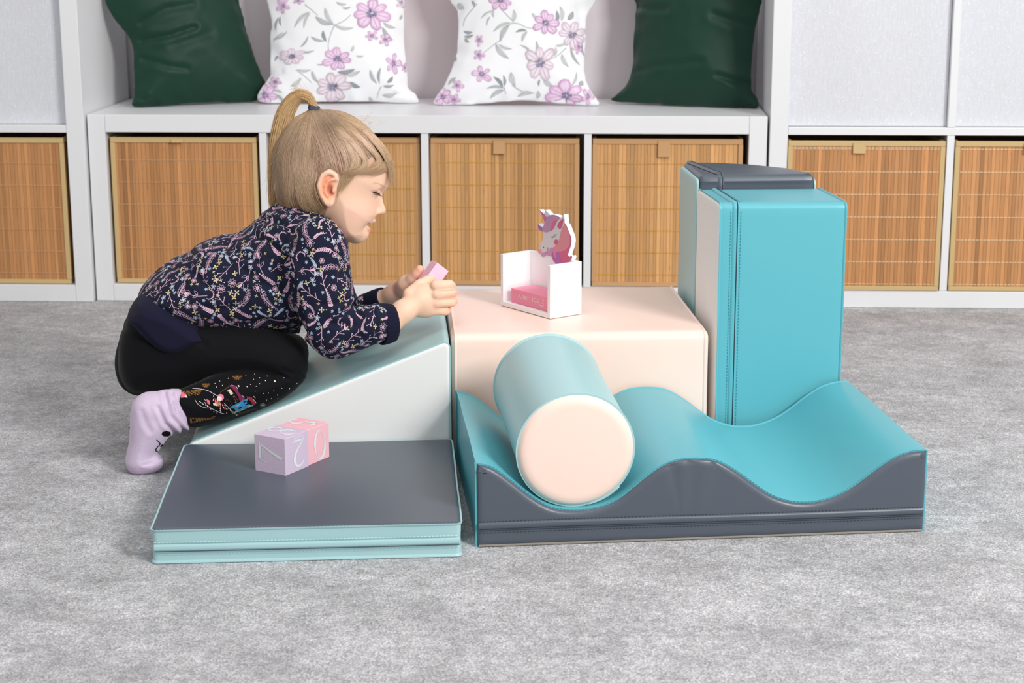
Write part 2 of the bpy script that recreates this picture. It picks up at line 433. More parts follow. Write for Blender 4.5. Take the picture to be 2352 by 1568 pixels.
def stitches(parent, path, m, dash=0.0032, gap=0.0018, r=0.00034, lift=0.0003, name='stitching', nrm=(0, -1, 0)):
    mb = MB(); P = [np.array(p, float) for p in path]
    d = [0]
    for i in range(1, len(P)): d.append(d[-1]+np.linalg.norm(P[i]-P[i-1]))
    def at(t):
        t = max(0, min(d[-1], t)); i = min(len(P)-2, max(0, int(np.searchsorted(d, t))-1))
        f = (t-d[i])/(d[i+1]-d[i]+1e-12); return P[i]+(P[i+1]-P[i])*f
    t = 0; N = np.array(nrm, float)*lift
    while t < d[-1]-dash:
        mb.tube([at(t)+N, at(t+dash/2)+N*1.6, at(t+dash)+N], r, n=4); t += dash+gap
    return mb.build(name, m, parent)

def flap(parent, path, nrm, side, w, h, m, name='zip_flap'):
    """low rounded ridge along a path; side = direction across"""
    mb = MB(); N = [np.array(x, float) for x in nrm]; S = [np.array(x, float) for x in side]; n = 7
    for i, p in enumerate(path):
        p = np.array(p, float)
        for k in range(n):
            u = k/(n-1)-0.5; hh = h*max(0, 1-(2*u)**4)
            mb.vert(p+S[i]*w*u+N[i]*(hh-0.0005))
    for i in range(len(path)-1):
        for k in range(n-1):
            a = i*n+k; mb.face((a, a+1, a+n+1, a+n))
    o = mb.build(name, m, parent, smooth=True); return o

# --- mat
YM = 0.1142
matb = empty('foam_mat', (0.5349, -1.6578, 0), YM, 'flat slate-topped foam mat with mint sides lying on the carpet, toy cubes on it', 'play mat')
mw, md, mh = 0.4028, 0.3935, 0.0465
prof = roundpoly([(0, 0), (mw, 0), (mw, md), (0, md)], 0.008)
for o in prism(matb, prof, mh-0.001, lambda a, b, l: (a, b, l+0.001), m_mint, m_slate, 'side_band', 'top_panel', rnd=0.006, dep=0.002, wob=0.0012, endfn=lambda p, a, b, t: (p[0], p[1], p[2]-0.0008*math.sin(8*a)*math.sin(5*b)), sag=0.0015): fix_normals(o)
xs = np.linspace(0.004, mw-0.003, 30)
fy = lambda x: -0.0012-0.0008*math.sin(9*x)
flap(matb, [(x, fy(x), 0.0225) for x in xs], [(0, -1, 0)]*30, [(0, 0, 1)]*30, 0.009, 0.0014, m_mint)
mb = MB(); mb.tube([(x, fy(x)-0.0008, 0.0176) for x in xs], 0.0006, 4); mb.build('zip_seam', m_zip, matb)
stitches(matb, [(x, fy(x), 0.0300) for x in xs], m_thr_light); stitches(matb, [(x, fy(x), 0.0140) for x in xs], m_thr_mint)
stitches(matb, [(x, 0.0012, mh-0.0004) for x in xs], m_thr_dark, nrm=(0, 0, 1))
mb = MB(); mb.tube([(x, 0.001, 0.0012) for x in xs], 0.0012, 5); mb.build('bottom_piping', m_sole, matb)

# --- wave block
YW = 0.1493
wave = empty('foam_wave', (0.9516, -1.5722, 0), YW, 'teal wavy foam block with slate front, the mint roller lying in its left hollow', 'foam block')
ww, wd = 0.612, 0.3795
wpts = [(0, .1165), (.0189, .1110), (.0347, .1005), (.0527, .0854), (.0727, .0684), (.0927, .0552), (.1109, .0488), (.134, .0466), (.1520, .0478), (.1714, .0520), (.1896, .0603), (.2056, .0725), (.2226, .0865), (.2388, .0985), (.2552, .1078), (.2726, .1127), (.2944, .1137), (.3181, .1110), (.3351, .1038), (.3540, .0915), (.3764, .0740), (.3965, .0600), (.4146, .0520), (.4326, .0476), (.4505, .0467), (.4683, .0488), (.486, .0541), (.5037, .0625), (.5211, .0742), (.5384, .0876), (.5558, .0998), (.5708, .1080), (.587, .1130), (.6019, .1148), (.612, .1144)]
def catmull(pts, n=4):
    out = []
    P = [np.array(p, float) for p in pts]
    for i in range(len(P)-1):
        a, b, c, d = P[max(i-1, 0)], P[i], P[i+1], P[min(i+2, len(P)-1)]
        for k in range(n):
            t = k/n; out.append(0.5*((2*b)+(c-a)*t+(2*a-5*b+4*c-d)*t*t+(3*b-a-3*c+d)*t**3))
    out.append(P[-1]); return out
top = catmull(wpts, 3)
def wavez(x): return float(np.interp(x, [p[0] for p in top], [p[1] for p in top]))
wprof = [(0, 0.001), (ww, 0.001)]+[tuple(p) for p in top[::-1]]
def wend(p, a, b, t):
    if p[1] > 0.1 or t < 0.3: return p
    k = 0
    for cx, am in ((0.262, 1), (0.290, 0.8), (0.318, 0.6)): k += am*math.exp(-((a-cx-0.012*math.sin(30*b))/0.007)**2)
    return (p[0], p[1]+0.0022*k*min(1, max(0, (b-0.02)/0.05)), p[2])
for o in prism(wave, wprof, wd, lambda a, b, l: (a, l, b), m_teal, m_slate, 'cover', 'side_panel', lip=0.0012, rnd=0.009, dep=0.0055, wob=0.0009, step=0.009, seed=2, endfn=wend): fix_normals(o)
# vertical folds on the front panel (real soft creases)
for (cx, z0, z1, am) in ((0.262, 0.03, 0.098, 0.0012), (0.283, 0.035, 0.106, 0.0011), (0.306, 0.03, 0.10, 0.0008)):
    pass
xs = np.linspace(0.003, ww-0.003, 50)
fz = lambda x, z: z+0.0022*(x/ww)*0+0.0006*math.sin(11*x)
flap(wave, [(x, -0.0052, fz(x, 0.0300)) for x in xs], [(0, -1, 0)]*50, [(0, 0, 1)]*50, 0.0095, 0.0022, m_slate)
mb = MB(); mb.tube([(x, -0.0058, fz(x, 0.0243)) for x in xs], 0.0007, 4); mb.build('zip_seam', m_zip, wave)
stitches(wave, [(x, -0.0050, fz(x, 0.0362)) for x in xs], m_thr_dark); stitches(wave, [(x, -0.0050, fz(x, 0.0205)) for x in xs], m_thr_dark)
stitches(wave, [(p[0], -0.0003, p[1]+0.0006) for p in top if 0.008 < p[0] < ww-0.008], m_thr_teal, nrm=(0, -0.7, 0.7), name='seam_stitching')
mb = MB(); mb.tube([(x, -0.003, 0.0022) for x in xs], 0.0016, 6); mb.build('bottom_piping', m_sole, wave)

# --- roller
rad = 0.0805
# --- peach cube
YP = 0.125
nW = np.array([-math.sin(YW), math.cos(YW)]); oW = np.array([0.9516, -1.5722])
peach = empty('foam_box', (0.8915, -1.1760, 0), 0.103, 'peach foam box in the middle, the unicorn block holder standing on it', 'foam block')
pw, pd, ph = 0.3865, 0.366, 0.1985
pprof = roundpoly([(0, 0.001), (pd, 0.001), (pd, ph), (0, ph)], (0.012, 0.012, 0.013, 0.013))
for o in prism(peach, pprof, pw, lambda a, b, l: (l-0.009*a, a, b), m_peach, m_peach, 'cover', 'side_panel', wob=0.0008, seed=4, rnd=0.012, dep=0.006, lip=0.0010): fix_normals(o)
# --- wedge
wedge = empty('foam_wedge', (0.493, -1.2580, 0), YM, 'mint-topped wedge ramp with white sides that the girl kneels and leans on', 'foam block')
ew, ed, eh, el = 0.397, 0.385, 0.199, 0.045
eprof = roundpoly([(0, 0.001), (ew, 0.001), (ew, eh), (0, el)], (0.006, 0.006, 0.008, 0.014))
for o in prism(wedge, eprof, ed, lambda a, b, l: (a, l, b), m_mint, m_cream, 'cover', 'side_panel', wob=0.0008, seed=6, rnd=0.0055, dep=0.003): fix_normals(o)
stitches(wedge, [(x, 0.0015, el+(eh-el)*x/ew+0.0003) for x in np.linspace(0.004, ew-0.004, 30)], m_thr_mint, nrm=(0, -0.7, 0.7), name='seam_stitching')

# --- teal tower
tealb = empty('tower_block', (1.2945, -1.1145, 0), 0.078, 'tall teal foam tower block with white ends, standing behind the right hollow of the wave', 'foam block')
tw_, td, th = 0.1945, 0.157, 0.394
tprof = roundpoly([(0, 0.001), (td, 0.001), (td, th), (0, th)], (0.009, 0.009, 0.010, 0.010))
for o in prism(tealb, tprof, tw_, lambda a, b, l: (l-0.085*a, a, b), m_teal, m_cream, 'cover', 'end_panel', wob=0.0006, seed=8, rnd=0.008, dep=0.003, endmats=(m_cream, m_cream), lip=0.0016): fix_normals(o)
def band(parent, x0, x1, td, th, m, mt, zipm):
    zs = np.linspace(0.003, th-0.010, 24); path = [(0, 0, z) for z in zs]; nr = [(0, -1, 0)]*24
    for k in range(1, 6): a = k/6*PI/2; path.append((0, 0.010-0.010*math.cos(a), th-0.010+0.010*math.sin(a))); nr.append((0, -math.cos(a), math.sin(a)))
    for y in np.linspace(0.010, td-0.01, 12): path.append((-0.085*y, y, th)); nr.append((0, 0, 1))
    n = len(path)
    for j in range(n): path[j] = np.array(path[j])+np.array(nr[j])*0.0006
    xc = (x0+x1)/2
    flap(parent, [p+np.array([xc, 0, 0]) for p in path], nr, [(1, 0, 0)]*n, (x1-x0), 0.0022, m)
    mb = MB(); mb.tube([p+np.array([xc+0.0022, 0, 0])+np.array(q)*0.0020 for p, q in zip(path, nr)], 0.0008, 4); mb.build('zip_seam', zipm, parent)
    for xx in (x0-0.0022, x1+0.0022):
        for sel, nn in ((slice(0, 24), (0, -1, 0)), (slice(29, n), (0, 0, 1))):
            stitches(parent, [p+np.array([xx, 0, 0]) for p in path[sel]], mt, nrm=nn)
band(tealb, 0.019, 0.030, td, th, m_teal, m_thr_teal, m_zip)
# --- slate topped tower behind
greyb = empty('tower_block', (1.2715, -0.9340, 0), 0.115, 'tall slate-topped foam tower block with mint sides, standing behind the teal one', 'foam block')
gprof = roundpoly([(0, 0), (0.190, 0), (0.192, 0.020), (0.165, 0.085), (0.115, 0.135), (0.06, 0.165), (-0.001, 0.172)], (0.009, 0.006, 0.009, 0.02, 0.03, 0.03, 0.009))
gh = 0.402
for o in prism(greyb, gprof, gh-0.001, lambda a, b, l: (a, b, l+0.001), m_slate, m_slate, 'cover', 'top_panel', rnd=0.0085, dep=0.0105, wob=0.0005, seed=9, lip=0.0): fix_normals(o)
def slab(name, prof, mp, t, m, dome=0.0015):
    P = np.array(densify(prof, 0.008)); n = len(P); mb = MB(); rings = []
    for d, h in ((0, 0), (0, t*0.7), (0.0012, t), (0.004, t+dome*0.6), (0.009, t+dome)):
        rings.append([mb.vert(mp(a, b, h)) for a, b in (inset(P, d) if d else P)])
    for k in range(len(rings)-1):
        for i in range(n): mb.face((rings[k][i], rings[k][(i+1) % n], rings[k+1][(i+1) % n], rings[k+1][i]))
    mb.face(rings[0][::-1]); mb.face(rings[-1]); o = mb.build(name, m, greyb, autos=50); fix_normals(o)
slab('side_panel', roundpoly([(-0.001, 0.001), (0.172, 0.001), (0.172, gh+0.004), (-0.001, gh+0.004)], (0.010, 0.010, 0.014, 0.010)), lambda a, b, h: (-0.0005-h, a, b), 0.0035, m_mint)
slab('end_strip', roundpoly([(0.000, 0.001), (0.021, 0.001), (0.021, gh+0.001), (0.000, gh+0.001)], (0.0095, 0.0095, 0.0095, 0.0095)), lambda a, b, h: (0.1895+h, a, b), 0.003, m_mint, 0.0005)
pth = [(0.036, -0.0012, gh-0.06+0.05*k/5) for k in range(6)]+[(0.036, 0.0, gh-0.004), (0.036, 0.002, gh+0.004)]
gn = [(0, -1, 0)]*6+[(0, -0.9, 0.4), (0, -0.5, 0.86)]
for y in np.linspace(0.008, 0.158, 12): pth.append((0.036-0.026*y/0.158, y, gh+0.0108+0.0004)); gn.append((0, 0, 1))
flap(greyb, pth, gn, [(1, 0, 0)]*len(pth), 0.012, 0.0026, m_slate)
mb = MB(); mb.tube([np.array(p)+np.array(q)*0.0022+np.array([0.002, 0, 0]) for p, q in zip(pth, gn)], 0.0008, 4); mb.build('zip_seam', m_zip, greyb)
# ------------------------------------------------------------------ roller
def roller():
    e = np.array([math.cos(YW), math.sin(YW), 0]); n = np.array([-math.sin(YW), math.cos(YW), 0])
    c0 = np.array([0.9516, -1.5722, 0])+e*0.134+n*0.0098+np.array([0, 0, 0.1268])
    yaw, pit, r, L = 0.170, 0.066, 0.0785, 0.276
    ax = np.array([-math.sin(yaw)*math.cos(pit), math.cos(yaw)*math.cos(pit), math.sin(pit)])
    a1 = np.cross(ax, [0, 0, 1.0]); a1 /= np.linalg.norm(a1); a2 = np.cross(a1, ax)
    t = empty('foam_roller', tuple(c0), 0, 'mint foam roller with a peach end, lying in the left hollow of the wave', 'foam block')
    prof = [(r*math.cos(2*PI*k/96), r*math.sin(2*PI*k/96)) for k in range(96)]
    for o in prism(t, prof, L, lambda a, b, l: tuple(a1*a+a2*b+ax*l), m_mint, m_peach, 'cover', 'end_disc', lip=0.0018, rnd=0.016, dep=0.008, wob=0.0004, step=0.006): fix_normals(o)
    for l, rr in ((0.0, r-0.0016), ):
        pth = [a1*rr*math.cos(q)+a2*rr*math.sin(q)+ax*(0.0012) for q in np.linspace(0, 2*PI, 120)]
        stitches(t, pth, m_thr_mint, nrm=tuple(-ax), name='seam_stitching')
    # loose overlap of the rim strip
    mb = MB(); K = 10
    for k in range(K+1):
        q = math.radians(-78+36*k/K); rr = r+0.0016+0.0012*(k/K)
        for l in (-0.0012, 0.012): mb.vert(a1*rr*math.cos(q)+a2*rr*math.sin(q)+ax*l)
    for k in range(K): mb.face((2*k, 2*k+1, 2*k+3, 2*k+2))
    o = mb.build('rim_overlap', m_mint, t, smooth=True); sm = o.modifiers.new('s', 'SOLIDIFY'); sm.thickness = 0.0012
roller()

# ------------------------------------------------------------------ implicit surfaces -> mesh
def rcone(p0, r0, p1, r1, k=0.0, sub=False):
    p0 = np.array(p0, float); p1 = np.array(p1, float); m = max(r0, r1)+k+0.004
    lo = np.minimum(p0, p1)-m; hi = np.maximum(p0, p1)+m; ba = p1-p0; bb = max(ba@ba, 1e-12)
    def f(P):
        d = P-p0; t = np.clip((d@ba)/bb, 0, 1); q = d-t[..., None]*ba
        return np.sqrt((q*q).sum(-1))-(r0+(r1-r0)*t)
    return (f, lo, hi, k, sub)
def ell(c, rad, ax=None, k=0.0, sub=False):
    c = np.array(c, float); rad = np.array(rad, float); A = np.eye(3) if ax is None else np.array(ax, float)
    m = rad.max()+k+0.004
    def f(P):
        q = (P-c)@A.T; k0 = np.sqrt(((q/rad)**2).sum(-1)); k1 = np.sqrt(((q/rad**2)**2).sum(-1))+1e-9
        return k0*(k0-1)/k1
    return (f, c-m, c+m, k, sub)
def poly_sdf(pts, step=0.0012, pad=0.03):
    """signed distance raster of closed polygon (negative inside)"""
    P = np.array(catmull_closed(pts, 5)); lo = P.min(0)-pad; hi = P.max(0)+pad
    nx, ny = [int(x)+2 for x in (hi-lo)/step]
    X, Y = np.meshgrid(lo[0]+np.arange(nx)*step, lo[1]+np.arange(ny)*step, indexing='ij')
    D = np.full(X.shape, 1e9); ins = np.zeros(X.shape, bool); Q = np.roll(P, -1, 0)
    for a, b in zip(P, Q):
        e = b-a; L2 = e@e
        if L2 < 1e-14: continue
        t = np.clip(((X-a[0])*e[0]+(Y-a[1])*e[1])/L2, 0, 1)
        D = np.minimum(D, (X-a[0]-t*e[0])**2+(Y-a[1]-t*e[1])**2)
        c = ((a[1] > Y) != (b[1] > Y))
        if abs(e[1]) > 1e-12: ins ^= c & (X < e[0]*(Y-a[1])/e[1]+a[0])
    D = np.sqrt(D); D[ins] *= -1
    def f(x, y):
        u = np.clip((x-lo[0])/step, 0, nx-1.001); v = np.clip((y-lo[1])/step, 0, ny-1.001)
        i = u.astype(int); j = v.astype(int); fu = u-i; fv = v-j
        return (D[i, j]*(1-fu)+D[i+1, j]*fu)*(1-fv)+(D[i, j+1]*(1-fu)+D[i+1, j+1]*fu)*fv
    return f, P.min(0), P.max(0)
def catmull_closed(pts, n=4):
    P = [np.array(p, float) for p in pts]; m = len(P); out = []
    for i in range(m):
        a, b, c, d = P[i-1], P[i], P[(i+1) % m], P[(i+2) % m]
        for k in range(n):
            t = k/n; out.append(0.5*((2*b)+(c-a)*t+(2*a-5*b+4*c-d)*t*t+(3*b-a-3*c+d)*t**3))
    return out
def infl(pts, w0, Rr, Wd, k=0.0, sub=False, tilt=None):
    """inflated outline: pts in (s,z), thickness along w (local y). half width Wd, rim radius Rr"""
    g, lo2, hi2 = poly_sdf(pts); s = Rr/Wd
    m = k+0.004
    def f(P):
        w = P[..., 1]-(w0 if tilt is None else w0+tilt(P[..., 0], P[..., 2]))
        q = np.maximum(Rr+g(P[..., 0], P[..., 2]), 0)
        return (np.sqrt(q*q+(w*s)**2)-Rr)/max(1.0, s)
    ex = 0 if tilt is None else 0.16
    return (f, np.array([lo2[0]-m, w0-Wd-m-ex, lo2[1]-m]), np.array([hi2[0]+m, w0+Wd+m+ex, hi2[1]+m]), k, sub)
def surface_nets(ops, h, chunk=40):
    lo = np.min([o[1] for o in ops if not o[4]], 0)-2*h; hi = np.max([o[2] for o in ops if not o[4]], 0)+2*h
    n = np.ceil((hi-lo)/h).astype(int)+1; nc = np.ceil(n/chunk).astype(int)
    SY = n[0]+8; SZ = (n[0]+8)*(n[1]+8)
    keys = []; verts = []; quads = []
    offs = np.array([[i, j, k] for i in (0, 1) for j in (0, 1) for k in (0, 1)])
    edges = [(a, b) for a in range(8) for b in range(a+1, 8) if np.abs(offs[a]-offs[b]).sum() == 1]
    def field(P, clo, chi):
        D = np.full(P.shape[:-1], 1.0)
        for f, l, u, k, sub in ops:
            if np.any(l > chi) or np.any(u < clo): continue
            d = f(P)
            if sub:
                if k > 0:
                    d = -d; t = np.maximum(k-np.abs(D-d), 0)/k; D = np.maximum(D, d)+t*t*k*0.25
                else: D = np.maximum(D, -d)
            elif k > 0:
                t = np.maximum(k-np.abs(D-d), 0)/k; D = np.minimum(D, d)-t*t*k*0.25
            else: D = np.minimum(D, d)
        return D
    for cx in range(nc[0]):
        for cy in range(nc[1]):
            for cz in range(nc[2]):
                i0 = np.array([cx, cy, cz])*chunk; clo = lo+i0*h; chi = clo+(chunk+1)*h
                if not any((not o[4]) and np.all(o[1] <= chi) and np.all(o[2] >= clo) for o in ops): continue
                g = np.linspace(0, 1, 5); G = np.stack(np.meshgrid(g, g, g, indexing='ij'), -1)*(chi-clo)+clo
                Dc = field(G, clo, chi)
                if np.abs(Dc).min() > (chi-clo)[0]*0.5: continue
                r = [np.arange(chunk+1)+i0[a] for a in range(3)]
                P = np.stack(np.meshgrid(lo[0]+r[0]*h, lo[1]+r[1]*h, lo[2]+r[2]*h, indexing='ij'), -1)
                D = field(P, clo, chi); S = D < 0
                if S.all() or not S.any(): continue
                c = sum(S[a:chunk+a, b:chunk+b, d:chunk+d].astype(np.int8) for a, b, d in offs)
                I = np.argwhere((c > 0) & (c < 8))
                if len(I):
                    V = np.stack([D[I[:, 0]+a, I[:, 1]+b, I[:, 2]+d] for a, b, d in offs], 1)
                    acc = np.zeros((len(I), 3)); cnt = np.zeros(len(I))
                    for a, b in edges:
                        va, vb = V[:, a], V[:, b]; m = (va < 0) != (vb < 0); t = np.where(m, va/(va-vb+1e-20), 0)
                        acc += np.where(m[:, None], offs[a]+(offs[b]-offs[a])*t[:, None], 0); cnt += m
                    J = I+i0; keys.append(J[:, 0]+J[:, 1]*SY+J[:, 2]*SZ); verts.append(lo+(J+acc/cnt[:, None])*h)
                for ax in range(3):
                    sl0 = [slice(0, chunk)]*3; sl1 = [slice(0, chunk)]*3; sl1[ax] = slice(1, chunk+1)
                    A = S[tuple(sl0)]; B = S[tuple(sl1)]; E = np.argwhere(A != B)
                    if not len(E): continue
                    flip = A[E[:, 0], E[:, 1], E[:, 2]]; J = E+i0; u, v = (ax+1) % 3, (ax+2) % 3
                    def key(du, dv):
                        K = J.copy(); K[:, u] -= du; K[:, v] -= dv; return K[:, 0]+K[:, 1]*SY+K[:, 2]*SZ
                    q = np.stack([key(1, 1), key(0, 1), key(0, 0), key(1, 0)], 1); q[~flip] = q[~flip][:, ::-1]; quads.append(q)
    keys = np.concatenate(keys); verts = np.concatenate(verts); quads = np.concatenate(quads)
    o = np.argsort(keys); ks = keys[o]; pos = np.clip(np.searchsorted(ks, quads), 0, len(ks)-1); ok = (ks[pos] == quads).all(1)
    return verts, o[pos[ok]], field
def np_mesh(name, V, F, mats, parent=None, tint=None, smooth=True, matidx=None):
    me = bpy.data.meshes.new(name); me.vertices.add(len(V)); me.vertices.foreach_set('co', np.asarray(V, np.float32).ravel())
    me.loops.add(F.size); me.loops.foreach_set('vertex_index', F.astype(np.int32).ravel())
    me.polygons.add(len(F)); me.polygons.foreach_set('loop_start', np.arange(0, F.size, F.shape[1], dtype=np.int32))
    for m in (mats if isinstance(mats, (list, tuple)) else [mats]): me.materials.append(m)
    if matidx is not None: me.polygons.foreach_set('material_index', matidx.astype(np.int32))
    ca = me.color_attributes.new('tint', 'FLOAT_COLOR', 'POINT')
    c = np.ones((len(V), 4), np.float32)
    if tint is not None: c[:, :3] = tint
    ca.data.foreach_set('color', c.ravel())
    me.update(calc_edges=True); me.validate()
    if smooth: me.polygons.foreach_set('use_smooth', np.ones(len(me.polygons), bool))
    o = bpy.data.objects.new(name, me); COL.objects.link(o)
    if parent: o.parent = parent
    return o
def vnormals(V, F):
    N = np.zeros_like(V); a, b, c, d = (V[F[:, i]] for i in range(4)); fn = np.cross(c-a, d-b)
    for i in range(4): np.add.at(N, F[:, i], fn)
    return N/(np.linalg.norm(N, axis=1)[:, None]+1e-12)
def lap(V, F, it=2, lam=0.5):
    for _ in range(it):
        S = np.zeros_like(V); C = np.zeros(len(V))
        for i in range(4):
            a, b = F[:, i], F[:, (i+1) % 4]
            np.add.at(S, a, V[b]); np.add.at(C, a, 1); np.add.at(S, b, V[a]); np.add.at(C, b, 1)
        V = V+lam*(S/np.maximum(C, 1)[:, None]-V)
    return V
def seg_dist(P2, pts):
    D = np.full(len(P2), 1e9)
    for a, b in zip(pts[:-1], pts[1:]):
        a = np.array(a, float); b = np.array(b, float); e = b-a; t = np.clip(((P2-a)@e)/max(e@e, 1e-12), 0, 1)
        D = np.minimum(D, np.linalg.norm(P2-a-t[:, None]*e, axis=1))
    return D

# flat printed motifs laid onto a surface
class Decal(MB):
    """prints laid on a surface; hit(x, y) -> (point, normal) in the mesh's own space"""
    def __init__(s, hit, lift=0.0003): super().__init__(); s.hit = hit; s.lift = lift
    def pt(s, x, y, c=None, extra=0.0):
        r = s.hit(x, y)
        if r is None: return None
        p, n = r; return s.vert(np.array(p)+np.array(n)*(s.lift+extra), c)
    def poly(s, pts, m=0, col=None, ccol=None, extra=0.0):
        cx = sum(p[0] for p in pts)/len(pts); cy = sum(p[1] for p in pts)/len(pts)
        c = s.pt(cx, cy, ccol or col, extra)
        mid = [s.pt((p[0]+cx)/2, (p[1]+cy)/2, ccol or col, extra) for p in pts]
        out = [s.pt(p[0], p[1], col, extra) for p in pts]
        n = len(pts)
        if c is None: return
        for i in range(n):
            j = (i+1) % n
            if None in (mid[i], mid[j]): continue
            s.face((c, mid[i], mid[j]), m)
            if None in (out[i], out[j]): continue
            s.face((mid[i], out[i], out[j], mid[j]), m)
    def stroke(s, pts, w, m=0, col=None, extra=0.0, sub=1):
        pts = [np.array(p, float) for p in pts]
        if sub > 1: pts = catmull(pts, sub)
        n = len(pts); prev = None
        for i, p in enumerate(pts):
            t = pts[min(i+1, n-1)]-pts[max(i-1, 0)]; t = t/(np.linalg.norm(t)+1e-12); q = np.array([-t[1], t[0]])
            ww_ = w[0]+(w[1]-w[0])*i/(n-1) if isinstance(w, tuple) else (np.interp(i/(n-1), np.linspace(0, 1, len(w)), w) if hasattr(w, '__len__') else w)
            a = s.pt(*(p+q*ww_/2), col, extra); b = s.pt(*(p-q*ww_/2), col, extra)
            if prev and None not in prev and a is not None and b is not None: s.face((prev[0], prev[1], b, a), m)
            prev = (a, b)
def px_hit(obj_bvh, mw):
    inv = mw.inverted(); o = inv @ Vector(CAMC)
    def f(u, v):
        d = (inv.to_3x3() @ Vector(ray(u, v))).normalized()
        p, n, i, ds = obj_bvh.ray_cast(o, d)
        if p is None: return None
        if n.dot(d) > 0: n = -n
        return p, n
    return f
def bvh_of(V, F): return BVHTree.FromPolygons([tuple(v) for v in V], [tuple(int(i) for i in f) for f in F])

# ------------------------------------------------------------------ cushions
m_velvet = mat('green_velvet', (5, 52, 38), 0.55, 0.3, sheen=0.4, var=(40, 0.10), bump=(600, 0.1, 0.0005))
m_cloth = mat('white_cotton', (242, 243, 245), 0.85, 0.2, bump=(1200, 0.15, 0.0004))
m_pinkback = mat('dusty_pink_cotton', (214, 164, 164), 0.85, 0.2)
m_print = mat('print_ink', (255, 255, 255), 0.85, 0.15, tint=True)
def cushion(kind, label, P0, P1, tilt, outline, seed, group, folds=(), z0=0.4125):
    P0 = np.array([P0[0], P0[1], z0]); P1 = np.array([P1[0], P1[1], z0]); e = (P1-P0); e /= np.linalg.norm(e)
    n = np.cross([0, 0, 1.0], e)   # pointing away from camera (+y)
    up = np.array([0, 0, 1.0])*math.cos(tilt)+n*math.sin(tilt); nn = n*math.cos(tilt)-np.array([0, 0, 1.0])*math.sin(tilt)
    mw = Matrix(((e[0], nn[0], up[0], P0[0]), (e[1], nn[1], up[1], P0[1]), (e[2], nn[2], up[2], P0[2]), (0, 0, 0, 1)))
    c = 0.0
    def loc(u, v):
        p = at_plane(u, v, P0+nn*0.0, nn)-P0; return (p@e, p@up)
    pts = [loc(*p) for p in outline]
    # lift everything so that nothing dips under the bench top
    g, lo2, hi2 = poly_sdf(pts, 0.003)
    def f(P):
        d = -g(P[..., 0], P[..., 2]); dd = np.maximum(d, 0)
        T_ = 0.0035+0.052*(1-np.exp(-dd/0.055))
        wr = 0.0022*np.sin(P[..., 0]*70+5*np.sin(P[..., 2]*30+seed))*np.exp(-dd/0.03)+0.0022*np.sin(P[..., 2]*60+4*np.sin(P[..., 0]*40+2*seed))*np.exp(-dd/0.03)
        for pl, am, wd_ in folds_l: 
            q = seg_dist(np.stack([P[..., 0].ravel(), P[..., 2].ravel()], 1), pl).reshape(P.shape[:-1])
            wr = wr-am*np.exp(-(q/wd_)**2)+0.5*am*np.exp(-((q-2.1*wd_)/(1.4*wd_))**2)
        F1 = np.abs(P[..., 1])-(T_+np.where(P[..., 1] < 0, wr, 0)); return np.where(d < 0, np.hypot(-np.minimum(d, 0), np.maximum(F1, 0))+0.0*F1-0.0015, np.maximum(F1, -0.9*dd-0.0015))
    folds_l = [([loc(*p) for p in pl], am, wd_) for pl, am, wd_ in folds]
    op = (f, np.array([lo2[0]-0.01, -0.075, lo2[1]-0.01]), np.array([hi2[0]+0.01, 0.075, hi2[1]+0.01]), 0, False)
    V, F, _ = surface_nets([op], 0.0038, 30)
    V = lap(V, F, 3)
    fl = 0.001  # keep above the bench: shift up
    zmin = (np.array([0, nn[2], up[2]])[None, :]*V).sum(1).min(); V[:, 2] += max(0, -zmin*1.0-0.0008)/up[2]
    back = V[F].mean(1)[:, 1] > 0.004
    if kind == 'green': o = np_mesh('cushion', V, F, m_velvet)
    else: o = np_mesh('cushion', V, F, [m_cloth, m_pinkback], matidx=back)
    o.matrix_world = mw
    tag(o, label, 'cushion', group)
    return o, V, F, mw
gL = [(241, 0), (262, 44), (296, 86), (306, 115), (308, 163), (309, 218), (304, 240), (312, 248), (350, 247), (452, 239), (588, 234), (606, 216), (610, 196), (596, 167), (577, 112), (556, 34), (547, 0), (536, -60), (546, -112), (525, -122), (380, -118), (270, -126), (252, -110), (246, -50)]
cushion('green', 'dark green velvet cushion at the left end of the bench', (0.066, 0.150), (0.31, 0.275), 0.18, gL, 1, 'green velvet cushions on the bench', folds=(([(322, 98), (380, 90), (436, 72)], 0.006, 0.006), ([(325, 140), (380, 160), (420, 165)], 0.004, 0.006), ([(318, 60), (370, 30), (430, 20)], 0.004, 0.008), ([(312, 225), (340, 236), (360, 243)], 0.004, 0.005), ([(390, 110), (470, 85)], 0.003, 0.010)))
gR = [(1457, 0), (1461, 27), (1457, 100), (1452, 168), (1434, 207), (1411, 228), (1413, 238), (1534, 246), (1710, 254), (1739, 253), (1739, 233), (1725, 207), (1727, 140), (1733, 77), (1750, 0), (1752, -60), (1754, -118), (1735, -130), (1600, -120), (1430, -140), (1420, -125), (1442, -60)]
cushion('green', 'dark green velvet cushion at the right end of the bench', (1.137, 0.255), (1.452, 0.160), 0.17, gR, 4, 'green velvet cushions on the bench', folds=(([(1460, 172), (1520, 160), (1620, 152)], 0.003, 0.007), ([(1655, 182), (1690, 193), (1722, 200)], 0.006, 0.006), ([(1462, 22), (1500, 30), (1540, 32)], 0.005, 0.007), ([(1650, 45), (1690, 60), (1722, 62)], 0.004, 0.008)))
f1 = [(612, 0), (625, 53), (621, 89), (622, 167), (617, 185), (600, 209), (591, 232), (616, 240), (664, 239), (783, 236), (887, 238), (953, 241), (961, 232), (951, 218), (938, 208), (935, 180), (928, 96), (928, 16), (932, -60), (953, -120), (935, -132), (780, -122), (612, -138), (590, -124), (604, -60)]
